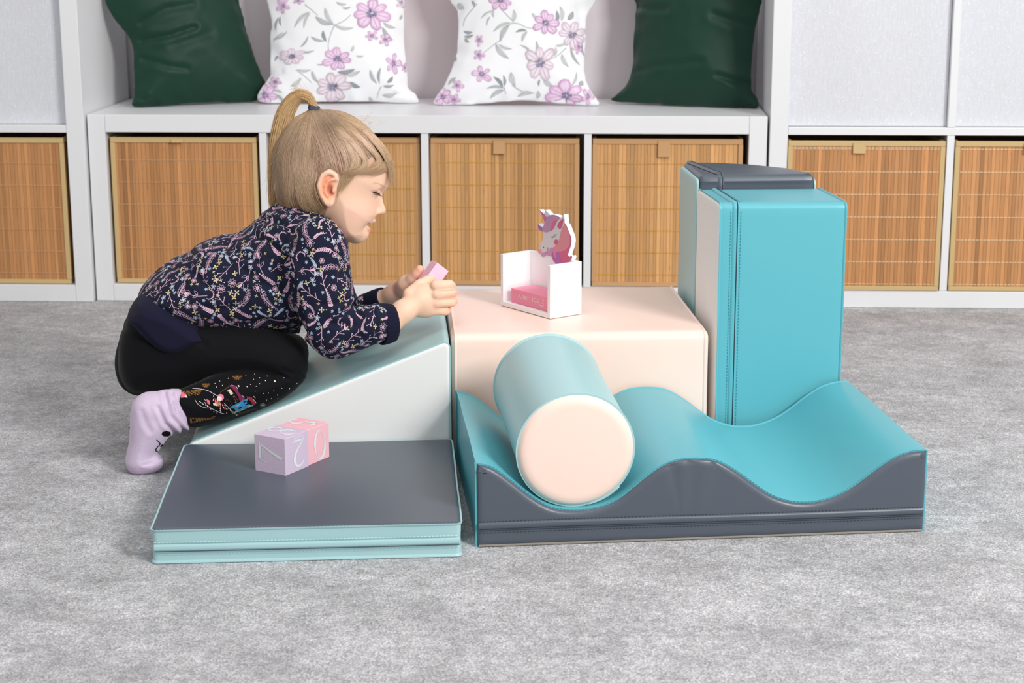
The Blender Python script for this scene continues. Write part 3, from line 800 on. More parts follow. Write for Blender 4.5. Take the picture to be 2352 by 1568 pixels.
c1 = cushion('floral', 'white cushion with lilac flowers directly behind the girl\'s ponytail', (0.329, 0.240), (0.689, 0.262), 0.20, f1, 2, 'floral cushions on the bench', folds=(([(626, 178), (650, 172)], 0.004, 0.005), ([(905, 220), (945, 226)], 0.004, 0.004)))
f2 = [(1031, 0), (1052, 34), (1052, 102), (1043, 150), (1020, 201), (1000, 230), (1000, 243), (1050, 245), (1120, 240), (1204, 234), (1289, 241), (1355, 246), (1376, 244), (1372, 234), (1352, 204), (1342, 170), (1344, 100), (1347, 43), (1371, 0), (1385, -60), (1404, -118), (1380, -130), (1210, -115), (1010, -132), (990, -118), (1013, -60)]
c2 = cushion('floral', 'white cushion with lilac flowers in the middle of the bench, above the unicorn holder', (0.735, 0.220), (1.105, 0.214), 0.20, f2, 3, 'floral cushions on the bench', folds=(([(1330, 0), (1335, 60)], 0.004, 0.006), ([(1056, 30), (1085, 10)], 0.004, 0.006)))
def floral(cu, flowers, leaves, stems, seed):
    o, V, F, mw = cu; rr = random.Random(seed)
    D = Decal(px_hit(bvh_of(V, F), mw), 0.0006)
    def L3(r, g_, b_): return lin((r, g_, b_))
    for a in stems: D.stroke(a, (2.4, 1.4), 0, L3(186, 192, 192), sub=4)
    for (x0, y0, x1, y1, w, dk) in leaves:
        dx, dy = x1-x0, y1-y0; l = math.hypot(dx, dy); nx, ny = -dy/l, dx/l
        ca = L3(*(int(205-c*dk) for c in (95, 85, 80))); cb = L3(*(int(222-c*dk) for c in (95, 85, 80)))
        up_ = []; dn = []
        for k in range(9):
            t = k/8; hw = w*math.sin(PI*t)**0.8*(1-0.35*t); b = 0.10*l*math.sin(PI*t)
            up_.append((x0+dx*t+nx*(b+hw), y0+dy*t+ny*(b+hw))); dn.append((x0+dx*t+nx*(b-hw), y0+dy*t+ny*(b-hw)))
        D.poly(up_+dn[::-1][1:-1], 0, ca, cb, extra=0.0002)
        D.stroke([(x0+dx*t+nx*0.10*l*math.sin(PI*t), y0+dy*t+ny*0.10*l*math.sin(PI*t)) for t in np.linspace(0, 1, 7)], 0.8, 0, L3(165, 172, 172), extra=0.0004)
    for (cx, cy, r, sq, rot, pale) in flowers:
        n = 7 if r > 25 else 5
        for k in range(n):
            a = rot+2*PI*k/n+rr.uniform(-0.12, 0.12); rl = r*rr.uniform(0.82, 1.08); wv = rr.uniform(0.30, 0.40)
            pts = []
            for t in np.linspace(0, 1, 12):
                th = 2*PI*t; px_ = 0.56+0.46*math.cos(th); py_ = wv*math.sin(th)*(0.55+0.45*px_)+0.03*math.sin(5*th+k)
                X = rl*(px_*math.cos(a)-py_*math.sin(a)); Y = rl*(px_*math.sin(a)+py_*math.cos(a))*sq
                pts.append((cx+X, cy+Y))
            q = rr.uniform(0.85, 1.0)
            D.poly(pts[:-1], 0, L3(206*q+10, 160*q+pale*30, 198*q+8), L3(236, 214+pale*14, 234), extra=0.0004+0.00012*k)
            D.stroke([(cx+rl*.25*math.cos(a), cy+rl*.25*math.sin(a)*sq), (cx+rl*.85*math.cos(a), cy+rl*.85*math.sin(a)*sq)], 1.0, 0, L3(200, 158, 198), extra=0.0014)
        for k in range(int(8+r*0.6)):
            a = rr.uniform(0, 2*PI); l0 = r*rr.uniform(0.02, 0.2); l1 = l0+r*rr.uniform(0.06, 0.16)
            D.stroke([(cx+l0*math.cos(a), cy+l0*math.sin(a)*sq), (cx+l1*math.cos(a), cy+l1*math.sin(a)*sq)], max(1.0, r*0.045), 0, L3(*rr.choice([(130, 132, 158), (160, 162, 184), (108, 112, 138)])), extra=0.0018)
    p = D.build('floral_print', m_print, o)
floral(c1, [(853, 30, 46, 0.85, 0.3, 0), (853, 82, 16, 0.8, 0.5, 0), (885, 91, 15, 1, 0.1, 0), (670, 129, 34, 0.62, 0.2, 1), (776, 136, 36, 0.78, 0.2, 0), (764, 198, 44, 0.85, 0.0, 1), (903, 146, 20, 1.3, 1.2, 0), (651, 13, 17, 1.2, 0.3, 0), (610, 218, 30, 1.0, 0.2, 0), (633, 188, 16, 0.8, 0.3, 0), (686, 2, 14, 0.6, 0, 0), (921, 6, 14, 1, 0, 1), (929, 155, 8, 1.4, 0, 0)],
    [(712, 27, 676, 64, 5, .15), (712, 30, 698, 65, 4, .1), (724, 38, 766, 56, 7, .3), (746, 17, 768, 58, 6, .12), (768, 58, 812, 64, 5, .1), (742, 70, 750, 96, 5, .75), (714, 84, 746, 94, 4, .3), (690, 108, 708, 82, 3, .35), (690, 118, 722, 116, 3, .3), (786, 18, 806, 16, 3, .3), (880, 52, 908, 64, 5, .2), (878, 62, 902, 92, 6, .4), (775, 165, 816, 158, 6, .7), (790, 170, 828, 163, 7, .12), (803, 188, 828, 200, 6, .75), (850, 160, 866, 192, 5, .3), (874, 155, 872, 192, 4, .55), (889, 190, 902, 175, 5, .75), (880, 197, 905, 195, 4, .45), (878, 218, 912, 214, 6, .2), (848, 222, 862, 238, 5, .2), (716, 162, 732, 190, 5, .25), (668, 198, 692, 178, 6, .12), (684, 160, 714, 160, 4, .1), (640, 40, 634, 70, 3, .6), (644, 38, 646, 60, 3, .6), (628, 90, 660, 72, 4, .2), (648, 212, 622, 208, 4, .15), (650, 232, 630, 216, 4, .35), (640, 128, 632, 140, 3, .6), (728, 148, 745, 146, 2, .3), (806, 118, 812, 104, 4, .08), (818, 128, 836, 128, 3, .08), (918, 45, 922, 34, 4, .3), (772, 5, 796, 10, 4, .15), (750, 232, 782, 228, 3, .5)],
    [[(768, 58), (760, 78), (754, 100), (755, 116)], [(768, 58), (790, 48), (806, 34)], [(700, 10), (722, 28), (730, 36)], [(876, 198), (870, 210), (866, 225)], [(680, 160), (700, 175), (716, 190)], [(650, 75), (636, 84), (628, 96)]], 5)
floral(c2, [(1150, 0, 29, 0.9, 0.4, 0), (1253, 53, 31, 0.95, 0.9, 0), (1314, 80, 34, 1.0, 0.5, 1), (1241, 143, 38, 1.1, 0.2, 1), (1301, 219, 46, 0.8, 0.2, 0), (1107, 170, 25, 0.9, 0.7, 0), (1051, 196, 15, 1, 0.2, 0), (1017, 222, 27, 0.8, 0.1, 0), (1101, 126, 13, 1.1, 0.1, 0), (1101, 92, 10, 1.5, 0.4, 0), (1328, 108, 11, 1.5, 0.6, 0), (1350, 222, 16, 1.3, 0.2, 0), (1042, 228, 16, .9, .2, 0)],
    [(1172, 52, 1133, 73, 5, .15), (1170, 56, 1149, 96, 7, .3), (1178, 50, 1180, 22, 6, .1), (1210, 70, 1184, 74, 4, .7), (1211, 72, 1199, 96, 5, .2), (1138, 100, 1170, 135, 7, .2), (1146, 102, 1176, 112, 4, .1), (1130, 25, 1105, 43, 3, .12), (1126, 38, 1118, 60, 3, .2), (1134, 20, 1134, 40, 4, .1), (1174, 165, 1184, 198, 8, .15), (1155, 200, 1133, 176, 5, .75), (1158, 198, 1156, 172, 4, .55), (1158, 202, 1117, 203, 4, .3), (1158, 206, 1125, 226, 6, .25), (1220, 122, 1194, 103, 3, .25), (1232, 120, 1231, 94, 4, .3), (1222, 128, 1214, 144, 4, .15), (1248, 178, 1272, 200, 7, .2), (1240, 182, 1238, 198, 3, .6), (1278, 52, 1278, 24, 5, .65), (1290, 48, 1286, 14, 6, .08), (1304, 46, 1316, 26, 7, .5), (1276, 105, 1300, 98, 4, .12), (1290, 124, 1306, 154, 6, .15), (1310, 106, 1332, 150, 4, .4), (1337, 94, 1342, 130, 3, .6), (1224, 213, 1188, 222, 6, .2), (1234, 226, 1236, 208, 6, .2), (1312, 198, 1324, 166, 4, .1), (1330, 196, 1338, 186, 7, .4), (1065, 72, 1086, 74, 4, .6), (1066, 84, 1088, 80, 4, .55), (1068, 88, 1078, 98, 4, .5), (1048, 178, 1030, 195, 4, .3), (1052, 8, 1066, 20, 8, .15), (1090, 15, 1084, 2, 4, .5), (1048, 130, 1048, 142, 3, .5), (1222, 30, 1234, 42, 4, .1), (1274, 128, 1276, 108, 4, .1)],
    [[(1172, 54), (1190, 54), (1212, 64), (1236, 64)], [(1172, 54), (1150, 90), (1138, 100), (1110, 122)], [(1180, 50), (1162, 32), (1152, 22)], [(1158, 200), (1162, 216)], [(1176, 195), (1200, 210), (1228, 214)], [(1096, 8), (1070, 40), (1064, 60)], [(1300, 110), (1280, 128), (1262, 136)]], 9)

# ------------------------------------------------------------------ wooden calendar toys
m_paintw = mat('white_paint', (250, 249, 250), 0.5, 0.4)
m_pinkbar = mat('pink_paint', (245, 150, 176), 0.55, 0.35)
m_cubep = mat('lilac_paint', (212, 194, 216), 0.65, 0.3, bump=(500, 0.5, 0.0006))
m_cubek = mat('rose_paint', (246, 190, 200), 0.65, 0.3, bump=(500, 0.35, 0.0006))
def plane_hit(P0, n, inv):
    P0 = np.array(P0); n = np.array(n, float); nl = inv.to_3x3() @ Vector(n)
    def f(u, v): return tuple(inv @ Vector(at_plane(u, v, P0, n))), tuple(nl)
    return f
INK = lin((226, 230, 232))
def toy_cube(x, y, ang, s, m, label, marks):
    mb = MB(); mb.box((0, 0, 0), (s, s, s)); o = mb.build('number_cube', m, bevel=0.0006)
    o.location = (x, y, 0.0468); o.rotation_euler = (0, 0, ang); tag(o, label, 'toy cube', 'wooden number cubes on the foam mat')
    mw = Matrix.Translation((x, y, 0.0468)) @ Matrix.Rotation(ang, 4, 'Z'); inv = mw.inverted()
    z = lambda a, b: (560+a/8.7125, 930+b/8.7125)
    for face, strokes in marks.items():
        P0, n = {'front': ((0, 0, 0), (0, -1, 0)), 'right': ((s, 0, 0), (1, 0, 0)), 'top': ((0, 0, s), (0, 0, 1))}[face]
        D = Decal(plane_hit(mw @ Vector(P0), mw.to_3x3() @ Vector(n), inv), 0.0003)
        for pts, w in strokes: D.stroke([z(*p) for p in pts], [q/8.7125 for q in w], 0, INK, sub=4)
        D.build('painted_number', m_print, o)
    return o
def loop(cx, cy, rx, ry, w, n=17, a0=0): 
    return ([(cx+rx*math.cos(a0+2*PI*k/(n-1)), cy+ry*math.sin(a0+2*PI*k/(n-1))) for k in range(n)], w)
toy_cube(0.6216, -1.3937, math.radians(-27.6), 0.0545, m_cubep, 'lilac wooden number cube, the nearer of the two on the slate mat', {
    'right': [([(1205, 598), (1150, 740), (1085, 860), (1040, 960), (1020, 1060), (1020, 1140), (1055, 1205), (1115, 1205), (1175, 1150), (1212, 1040)], [10, 16, 24, 34, 44, 46, 44, 36, 22, 6]), ([(1012, 668), (1100, 625), (1208, 596)], [10, 10, 10]), ([(1016, 735), (1080, 705), (1150, 690)], [30, 34, 20]), ([(1014, 665), (1000, 730), (982, 802)], [16, 14, 6])],
    'front': [([(318, 755), (322, 900), (330, 1070)], [44, 46, 50]), ([(372, 850), (376, 980), (382, 1080)], [8, 8, 10]), ([(278, 1050), (340, 1078), (432, 1145)], [10, 16, 10]), ([(318, 775), (400, 830), (560, 950), (765, 1090)], [22, 26, 42, 56])],
    'top': [loop(630, 488, 135, 38, [14, 22, 14, 22, 14]), loop(885, 545, 150, 42, [14, 20, 14, 20, 14])]})
toy_cube(0.6463, -1.3448, math.radians(-27.6), 0.0530, m_cubek, 'rose pink wooden number cube, the farther of the two on the slate mat', {
    'right': [loop(1520, 785, 100, 290, [46, 34, 14, 8, 8, 30, 40, 30, 10, 12, 46], a0=PI), loop(1530, 785, 62, 262, [6, 6, 6], a0=PI)],
    'top': [([(1090, 285), (960, 300), (920, 330), (975, 362), (1090, 368), (1190, 345), (1290, 325)], [8, 20, 26, 26, 22, 16, 10]), ([(1230, 345), (1340, 350), (1460, 368)], [10, 24, 26]), ([(1455, 372), (1400, 395), (1330, 412)], [14, 26, 30])]})

HA = math.radians(-50.6); HW, HD, HH, TT = 0.133, 0.0635, 0.0855, 0.0072
hx, hy = 0.9497, -0.9565
holder = empty('block_holder', (hx, hy, 0.1996), HA, 'white wooden unicorn calendar holder standing on the peach foam box', 'toy')
hm = Matrix.Translation((hx, hy, 0.1996)) @ Matrix.Rotation(HA, 4, 'Z'); hinv = hm.inverted()
for nm, lo, hi in (('side_panel', (0, 0, 0), (TT, HD-TT, HH)), ('side_panel', (HW-TT, 0, 0), (HW, HD-TT-0.0003, HH)), ('base_plate', (TT+.0002, 0, 0), (HW-TT-.0002, HD-TT, TT))):
    mb = MB(); mb.box(lo, hi); mb.build(nm, m_paintw, holder, bevel=0.0005)
mb = MB(); mb.box((0, HD-TT, 0), (HW, HD, HH)); mb.build('back_panel', m_paintw, holder, bevel=0.0005)
zf = lambda a, b: (1180+a/10.81, 475+b/10.81)
FP = hm @ Vector((0, HD-TT-0.0002, 0)); FN = hm.to_3x3() @ Vector((0, -1, 0))
def uv2(p): q = hinv @ Vector(at_plane(*zf(*p), FP, FN)); return q
uni = [(575, 1062), (620, 1050), (655, 1030), (648, 970), (690, 890), (728, 780), (742, 680), (735, 610), (690, 605), (640, 570), (610, 520), (605, 450), (622, 415), (642, 455), (690, 490), (740, 480), (756, 440), (772, 370), (700, 200), (640, 70), (700, 130), (762, 182), (780, 110), (792, 75), (850, 140), (900, 200), (980, 190), (1080, 215), (1170, 270), (1210, 222), (1255, 185), (1265, 280), (1270, 390), (1330, 490), (1380, 620), (1430, 750), (1440, 850), (1420, 970), (1375, 1110), (1352, 1185), (1380, 1235), (1440, 1210), (1455, 1240), (1440, 1300), (1390, 1370), (1390, 1460), (1050, 1430), (980, 1330), (940, 1220), (800, 1200), (760, 1240), (710, 1235), (680, 1190), (620, 1140)]
bm = bmesh.new(); U = [uv2(p) for p in uni]; vs = [bm.verts.new((q.x, HD-TT-0.0004, q.z)) for q in U]
ed = [bm.edges.new((vs[i], vs[(i+1) % len(vs)])) for i in range(len(vs))]
bmesh.ops.triangle_fill(bm, use_beauty=True, edges=ed)
r_ = bmesh.ops.extrude_face_region(bm, geom=bm.faces[:]); 
for q in r_['geom']:
    if isinstance(q, bmesh.types.BMVert): q.co.y += 0.0085
bmesh.ops.recalc_face_normals(bm, faces=bm.faces)
me = bpy.data.meshes.new('unicorn_head'); bm.to_mesh(me); bm.free(); me.materials.append(m_paintw)
uo = bpy.data.objects.new('unicorn_head', me); COL.objects.link(uo); uo.parent = holder
D = Decal(plane_hit(hm @ Vector((0, HD-TT-0.0004, 0)), FN, hinv), 0.0003)
def region(pts, rgb, ex=0.0):
    """fill any simple polygon"""
    b = bmesh.new(); P = [zf(*p) for p in pts]
    v_ = [b.verts.new((x, y, 0)) for x, y in P]; e_ = [b.edges.new((v_[i], v_[(i+1) % len(v_)])) for i in range(len(v_))]
    b.verts.index_update(); bmesh.ops.triangle_fill(b, use_beauty=True, edges=e_)
    ids = [D.pt(x, y, lin(rgb), ex) for x, y in P]
    for f in b.faces: D.face([ids[v.index] for v in f.verts])
    b.free()
region(uni[:-8]+[(1390, 1370), (1390, 1440), (1050, 1418), (980, 1330), (940, 1220), (800, 1200), (760, 1240), (710, 1235), (680, 1190), (620, 1140)], (222, 218, 220))
region([(772, 372), (830, 262), (890, 205), (980, 193), (1080, 218), (1170, 272), (1100, 325), (1000, 330), (950, 410), (930, 520), (905, 600), (820, 636), (735, 610), (735, 590), (705, 520), (745, 480), (760, 440)], (196, 150, 186), 2e-4)
region([(735, 610), (690, 605), (640, 570), (610, 520), (605, 450), (622, 415), (642, 455), (690, 490), (705, 520), (725, 600)], (178, 118, 190), 2e-4)
region([(640, 70), (700, 130), (762, 185), (825, 262), (772, 372), (755, 320), (700, 200)], (196, 120, 178), 2e-4)
region([(700, 200), (760, 200), (800, 240), (755, 320)], (222, 132, 160), 3e-4)
region([(905, 600), (930, 520), (950, 410), (1000, 330), (1100, 325), (1050, 420), (1010, 520), (960, 585)], (222, 118, 150), 3e-4)
region([(1085, 470), (1120, 390), (1225, 285), (1242, 320), (1220, 440), (1175, 535), (1140, 545), (1095, 510)], (216, 106, 146), 3e-4)
region([(1272, 400), (1330, 490), (1378, 620), (1400, 760), (1400, 880), (1370, 980), (1290, 1080), (1150, 1115), (1060, 1110), (1045, 1180), (1060, 1270), (1010, 1230), (980, 1100), (1000, 1000), (1060, 940), (1130, 830), (1160, 680), (1200, 540)], (226, 152, 160), 3e-4)
region([(1378, 620), (1432, 750), (1440, 850), (1420, 970), (1375, 1110), (1352, 1185), (1375, 1240), (1380, 1370), (1380, 1430), (1230, 1425), (1180, 1320), (1145, 1200), (1150, 1115), (1290, 1080), (1370, 980), (1400, 880), (1400, 760)], (222, 118, 152), 2e-4)
region([(1380, 1235), (1440, 1210), (1455, 1240), (1440, 1300), (1382, 1370), (1355, 1300)], (214, 130, 150), 3e-4)
region([(1150, 1115), (1145, 1200), (1180, 1320), (1230, 1425), (1060, 1418), (985, 1330), (942, 1220), (960, 1130), (985, 1110), (1010, 1230), (1060, 1275), (1045, 1180), (1065, 1112)], (190, 122, 186), 2.5e-4)
region([(575, 1062), (655, 1040), (700, 1110), (690, 1160), (640, 1160), (600, 1110)], (236, 160, 170), 2e-4)
region([(690, 1160), (720, 1130), (790, 1140), (860, 1090), (920, 1015), (990, 1005), (980, 1100), (955, 1140), (940, 1222), (800, 1200), (760, 1240), (710, 1235), (675, 1190)], (212, 156, 196), 2e-4)
region([(1005, 850), (1045, 800), (1100, 820), (1115, 870), (1085, 920), (1045, 940), (1010, 905)], (222, 106, 148), 4e-4)
DK = lin((46, 46, 62))
D.stroke([zf(*p) for p in ((925, 742), (980, 738), (1020, 710), (1035, 672))], 0.55, 0, DK, 5e-4, sub=3)
for a, b in (((1035, 690), (1085, 688)), ((1005, 730), (1020, 760)), ((1025, 715), (1062, 742)), ((975, 742), (985, 778)), ((985, 735), (940, 760))): D.stroke([zf(*a), zf(*b)], 0.5, 0, DK, 5e-4)
D.stroke([zf(*p) for p in ((775, 1145), (825, 1110), (850, 1060), (858, 1010))], 0.7, 0, DK, 5e-4, sub=3); D.stroke([zf(845, 1008), zf(872, 1024)], 0.6, 0, DK, 5e-4)
for a in ((750, 1007, 9, 16), (664, 968, 5, 8)): region([(a[0]+a[2]*math.cos(t), a[1]+a[3]*math.sin(t)) for t in np.linspace(0, 2*PI, 9)[:-1]], (40, 40, 66), 5e-4)
D.build('painted_face', m_print, uo)

# February bar
bar = MB(); bx0, bx1, by0, by1, bz = 0.0185, HW-TT-0.0005, 0.008, HD-TT-0.003, 0.0232
bar.box((0, 0, 0), (bx1-bx0, by1-by0, bz)); bo = bar.build('month_block', m_pinkbar, bevel=0.0004)
bm_ = hm @ Matrix.Translation((bx0, by0, TT+0.0002)); bo.matrix_world = bm_
tag(bo, 'pink wooden bar reading February upside down, lying inside the white unicorn holder', 'toy block', 'pink month bars')
binv = bm_.inverted()
D = Decal(plane_hit(bm_ @ Vector((0, 0, 0)), FN, binv), 0.0003)
zb = lambda a, b: (1160+a/17.425, 640+b/17.425)
GL = {'F': (0.95, [[(.12, 0), (.12, 1)], [(0, 1), (.8, 1)], [(.12, .52), (.6, .52)], [(.8, 1), (.82, .8)], [(0, 0), (.3, 0)], [(.6, .42), (.6, .62)]]),
      'e': (0.62, [[(.05, .33), (.5, .36), (.46, .52), (.28, .6), (.08, .48), (.03, .3), (.1, .08), (.3, 0), (.52, .1)]]),
      'b': (0.72, [[(.1, 1), (.1, .05)], [(.1, .45), (.3, .6), (.52, .5), (.6, .3), (.5, .08), (.3, 0), (.1, .1)], [(0, 1), (.1, 1)]]),
      'r': (0.55, [[(.12, 0), (.12, .6)], [(.12, .4), (.25, .58), (.42, .56)], [(0, 0), (.3, 0)], [(0, .58), (.12, .6)]]),
      'u': (0.75, [[(.1, .6), (.1, .15), (.25, 0), (.45, .05), (.56, .2)], [(.56, .6), (.56, 0)], [(.56, 0), (.68, .02)], [(0, .58), (.1, .6)], [(.46, .58), (.56, .6)]]),
      'a': (0.66, [[(.08, .5), (.25, .6), (.42, .5), (.44, .1), (.56, .02)], [(.42, .34), (.2, .32), (.05, .18), (.14, .02), (.3, .02), (.42, .14)]]),
      'y': (0.7, [[(.05, .6), (.33, .02)], [(.6, .6), (.33, .02), (.2, -.3), (.02, -.34)], [(-.03, .6), (.17, .6)], [(.5, .6), (.68, .6)]])}
def word(txt, f, w, ink, D):
    tot = sum(GL[c][0] for c in txt); x = 0
    for c in txt:
        adv, st = GL[c]
        for s_ in st: D.stroke([f((x+p[0])/tot, p[1]) for p in s_], w, 0, ink, 1e-4, sub=(3 if len(s_) > 2 else 1))
        x += adv
word('February', lambda t, h: zb(1562-1035*t, 858-0.215*1035*t+h*(252-30*t)), 1.25, lin((246, 226, 228)), D)
D.build('month_word', m_print, bo)
# ------------------------------------------------------------------ the girl
GA = 0.08; G0 = np.array([0.60, -1.095, 0.0])
Ge = np.array([math.cos(GA), math.sin(GA), 0.0]); Gn = np.array([-math.sin(GA), math.cos(GA), 0.0])
girl = empty('person', tuple(G0), GA, 'small blond child in navy floral sweatshirt and black leggings kneeling on the mint wedge', 'person')
GM = Matrix.Translation(G0) @ Matrix.Rotation(GA, 4, 'Z')
def gp(u, v, w):
    p = at_plane(u, v, G0+Gn*w, Gn)-G0; return np.array([p@Ge, w, p[2]])
def g2(pts, w): return [tuple(gp(u, v, w)[[0, 2]]) for u, v in pts]
PXM = 1/1500.0
def wedge_top(s, w):
    """height of the wedge's upper face at a point of the girl's frame"""
    p = G0+Ge*s+Gn*w-np.array([0.493, -1.2580, 0]); x = p[0]*math.cos(YM)+p[1]*math.sin(YM)
    return el+(eh-el)*x/ew if -0.002 < x < ew else 0.0
m_skin = mat('skin', (244, 202, 175), 0.55, 0.35, tint=True, sss=0.25, bump=(900, 0.06, 0.0004))
m_jacket = mat('navy_jersey', (29, 32, 52), 0.9, 0.15, bump=(1500, 0.12, 0.0004), sheen=0.05)
m_rib = mat('navy_rib', (25, 25, 46), 0.9, 0.15, sheen=0.05)
m_legging = mat('black_jersey', (9, 9, 13), 0.85, 0.2, sheen=0.06)
m_sock = mat('lilac_terry', (216, 198, 222), 0.95, 0.1, sheen=0.3, bump=(1300, 0.6, 0.0012), tint=True)
m_hair = mat('blond_hair', (255, 255, 255), 0.42, 0.4, tint=True)
m_lash = mat('dark_lashes', (70, 50, 44), 0.7)
m_elastic = mat('grey_elastic', (78, 82, 98), 0.8, bump=(900, 0.5, 0.001))

# --- outlines traced once, each on its own plane
WN, WF = -0.085, 0.085      # near / far leg planes
S_KNEE = float(gp(690, 850, -0.085)[0])
def wthigh(sg): return lambda s, z: sg*np.interp(s, [S_KNEE-0.22, S_KNEE], [0.054, 0.088])
def wshin(sg): return lambda s, z: sg*np.interp(s, [S_KNEE-0.20, S_KNEE], [0.128, 0.092])
WFOOT = 0.141
def thigh(w): return g2([(318, 715), (290, 745), (274, 790), (271, 830), (281, 868), (300, 890), (325, 899), (370, 900), (415, 896), (460, 884), (500, 872), (560, 866), (620, 870), (665, 878), (692, 868), (705, 840), (707, 810), (698, 786), (670, 768), (600, 752), (480, 738), (380, 715)], w)
def shin(w): return g2([(405, 900), (422, 940), (442, 972), (500, 965), (560, 949), (620, 931), (660, 911), (690, 886), (703, 852), (690, 835), (620, 842), (560, 846), (500, 858), (440, 880)], w)
butt = g2([(318, 700), (290, 735), (276, 790), (274, 835), (287, 872), (320, 897), (400, 890), (470, 850), (500, 780), (470, 720), (400, 690)], 0.0)
torso = g2([(589, 504), (610, 484), (640, 466), (674, 457), (699, 463), (725, 481), (760, 506), (783, 529), (790, 560), (775, 640), (740, 715), (690, 758), (640, 764), (572, 764), (469, 762), (402, 762), (368, 730), (342, 702), (320, 680), (324, 661), (339, 642), (362, 621), (393, 598), (434, 578), (457, 560), (495, 545), (533, 540), (562, 524)], 0.0)
hem = g2([(321, 676), (303, 706), (322, 733), (350, 764), (383, 790), (418, 801), (457, 793), (487, 775), (520, 755), (470, 700), (400, 660), (345, 655)], 0.0)
upper = g2([(700, 505), (745, 500), (780, 522), (793, 552), (793, 590), (791, 629), (803, 654), (809, 685), (812, 715), (816, 760), (795, 806), (765, 818), (735, 808), (706, 782), (690, 740), (673, 680), (662, 620), (668, 555)], -0.112)
farsl = [gp(735, 560, 0.10), gp(770, 660, 0.115), gp(790, 755, 0.112), gp(845, 705, 0.075), gp(868, 692, 0.062)]
elbN = gp(772, 778, -0.110); wrN = gp(893, 743, -0.082)
hd = lambda pts: g2(pts, 0.0)
skull = hd([(893, 372), (896, 395), (892, 418), (884, 436), (874, 450), (869, 470), (866, 490), (861, 500), (856, 508), (846, 514), (841, 519), (842, 526), (842, 534), (838, 542), (831, 550), (818, 555), (800, 553), (783, 545), (765, 528), (745, 515), (715, 510), (680, 500), (650, 475), (634, 440), (629, 400), (630, 350), (645, 310), (672, 278), (707, 260), (745, 255), (789, 262), (827, 283), (858, 316), (880, 345)])
P_ = lambda u, v, w=0.0: gp(u, v, w)
px = PXM
def tiltN(s, z): return 0.0
HEADW = 0.066
ear_w = -0.064
earpts = [(771, 412), (768, 401), (757, 395), (746, 399), (737, 411), (733, 427), (736, 443), (742, 455), (749, 465), (756, 468), (760, 462)]
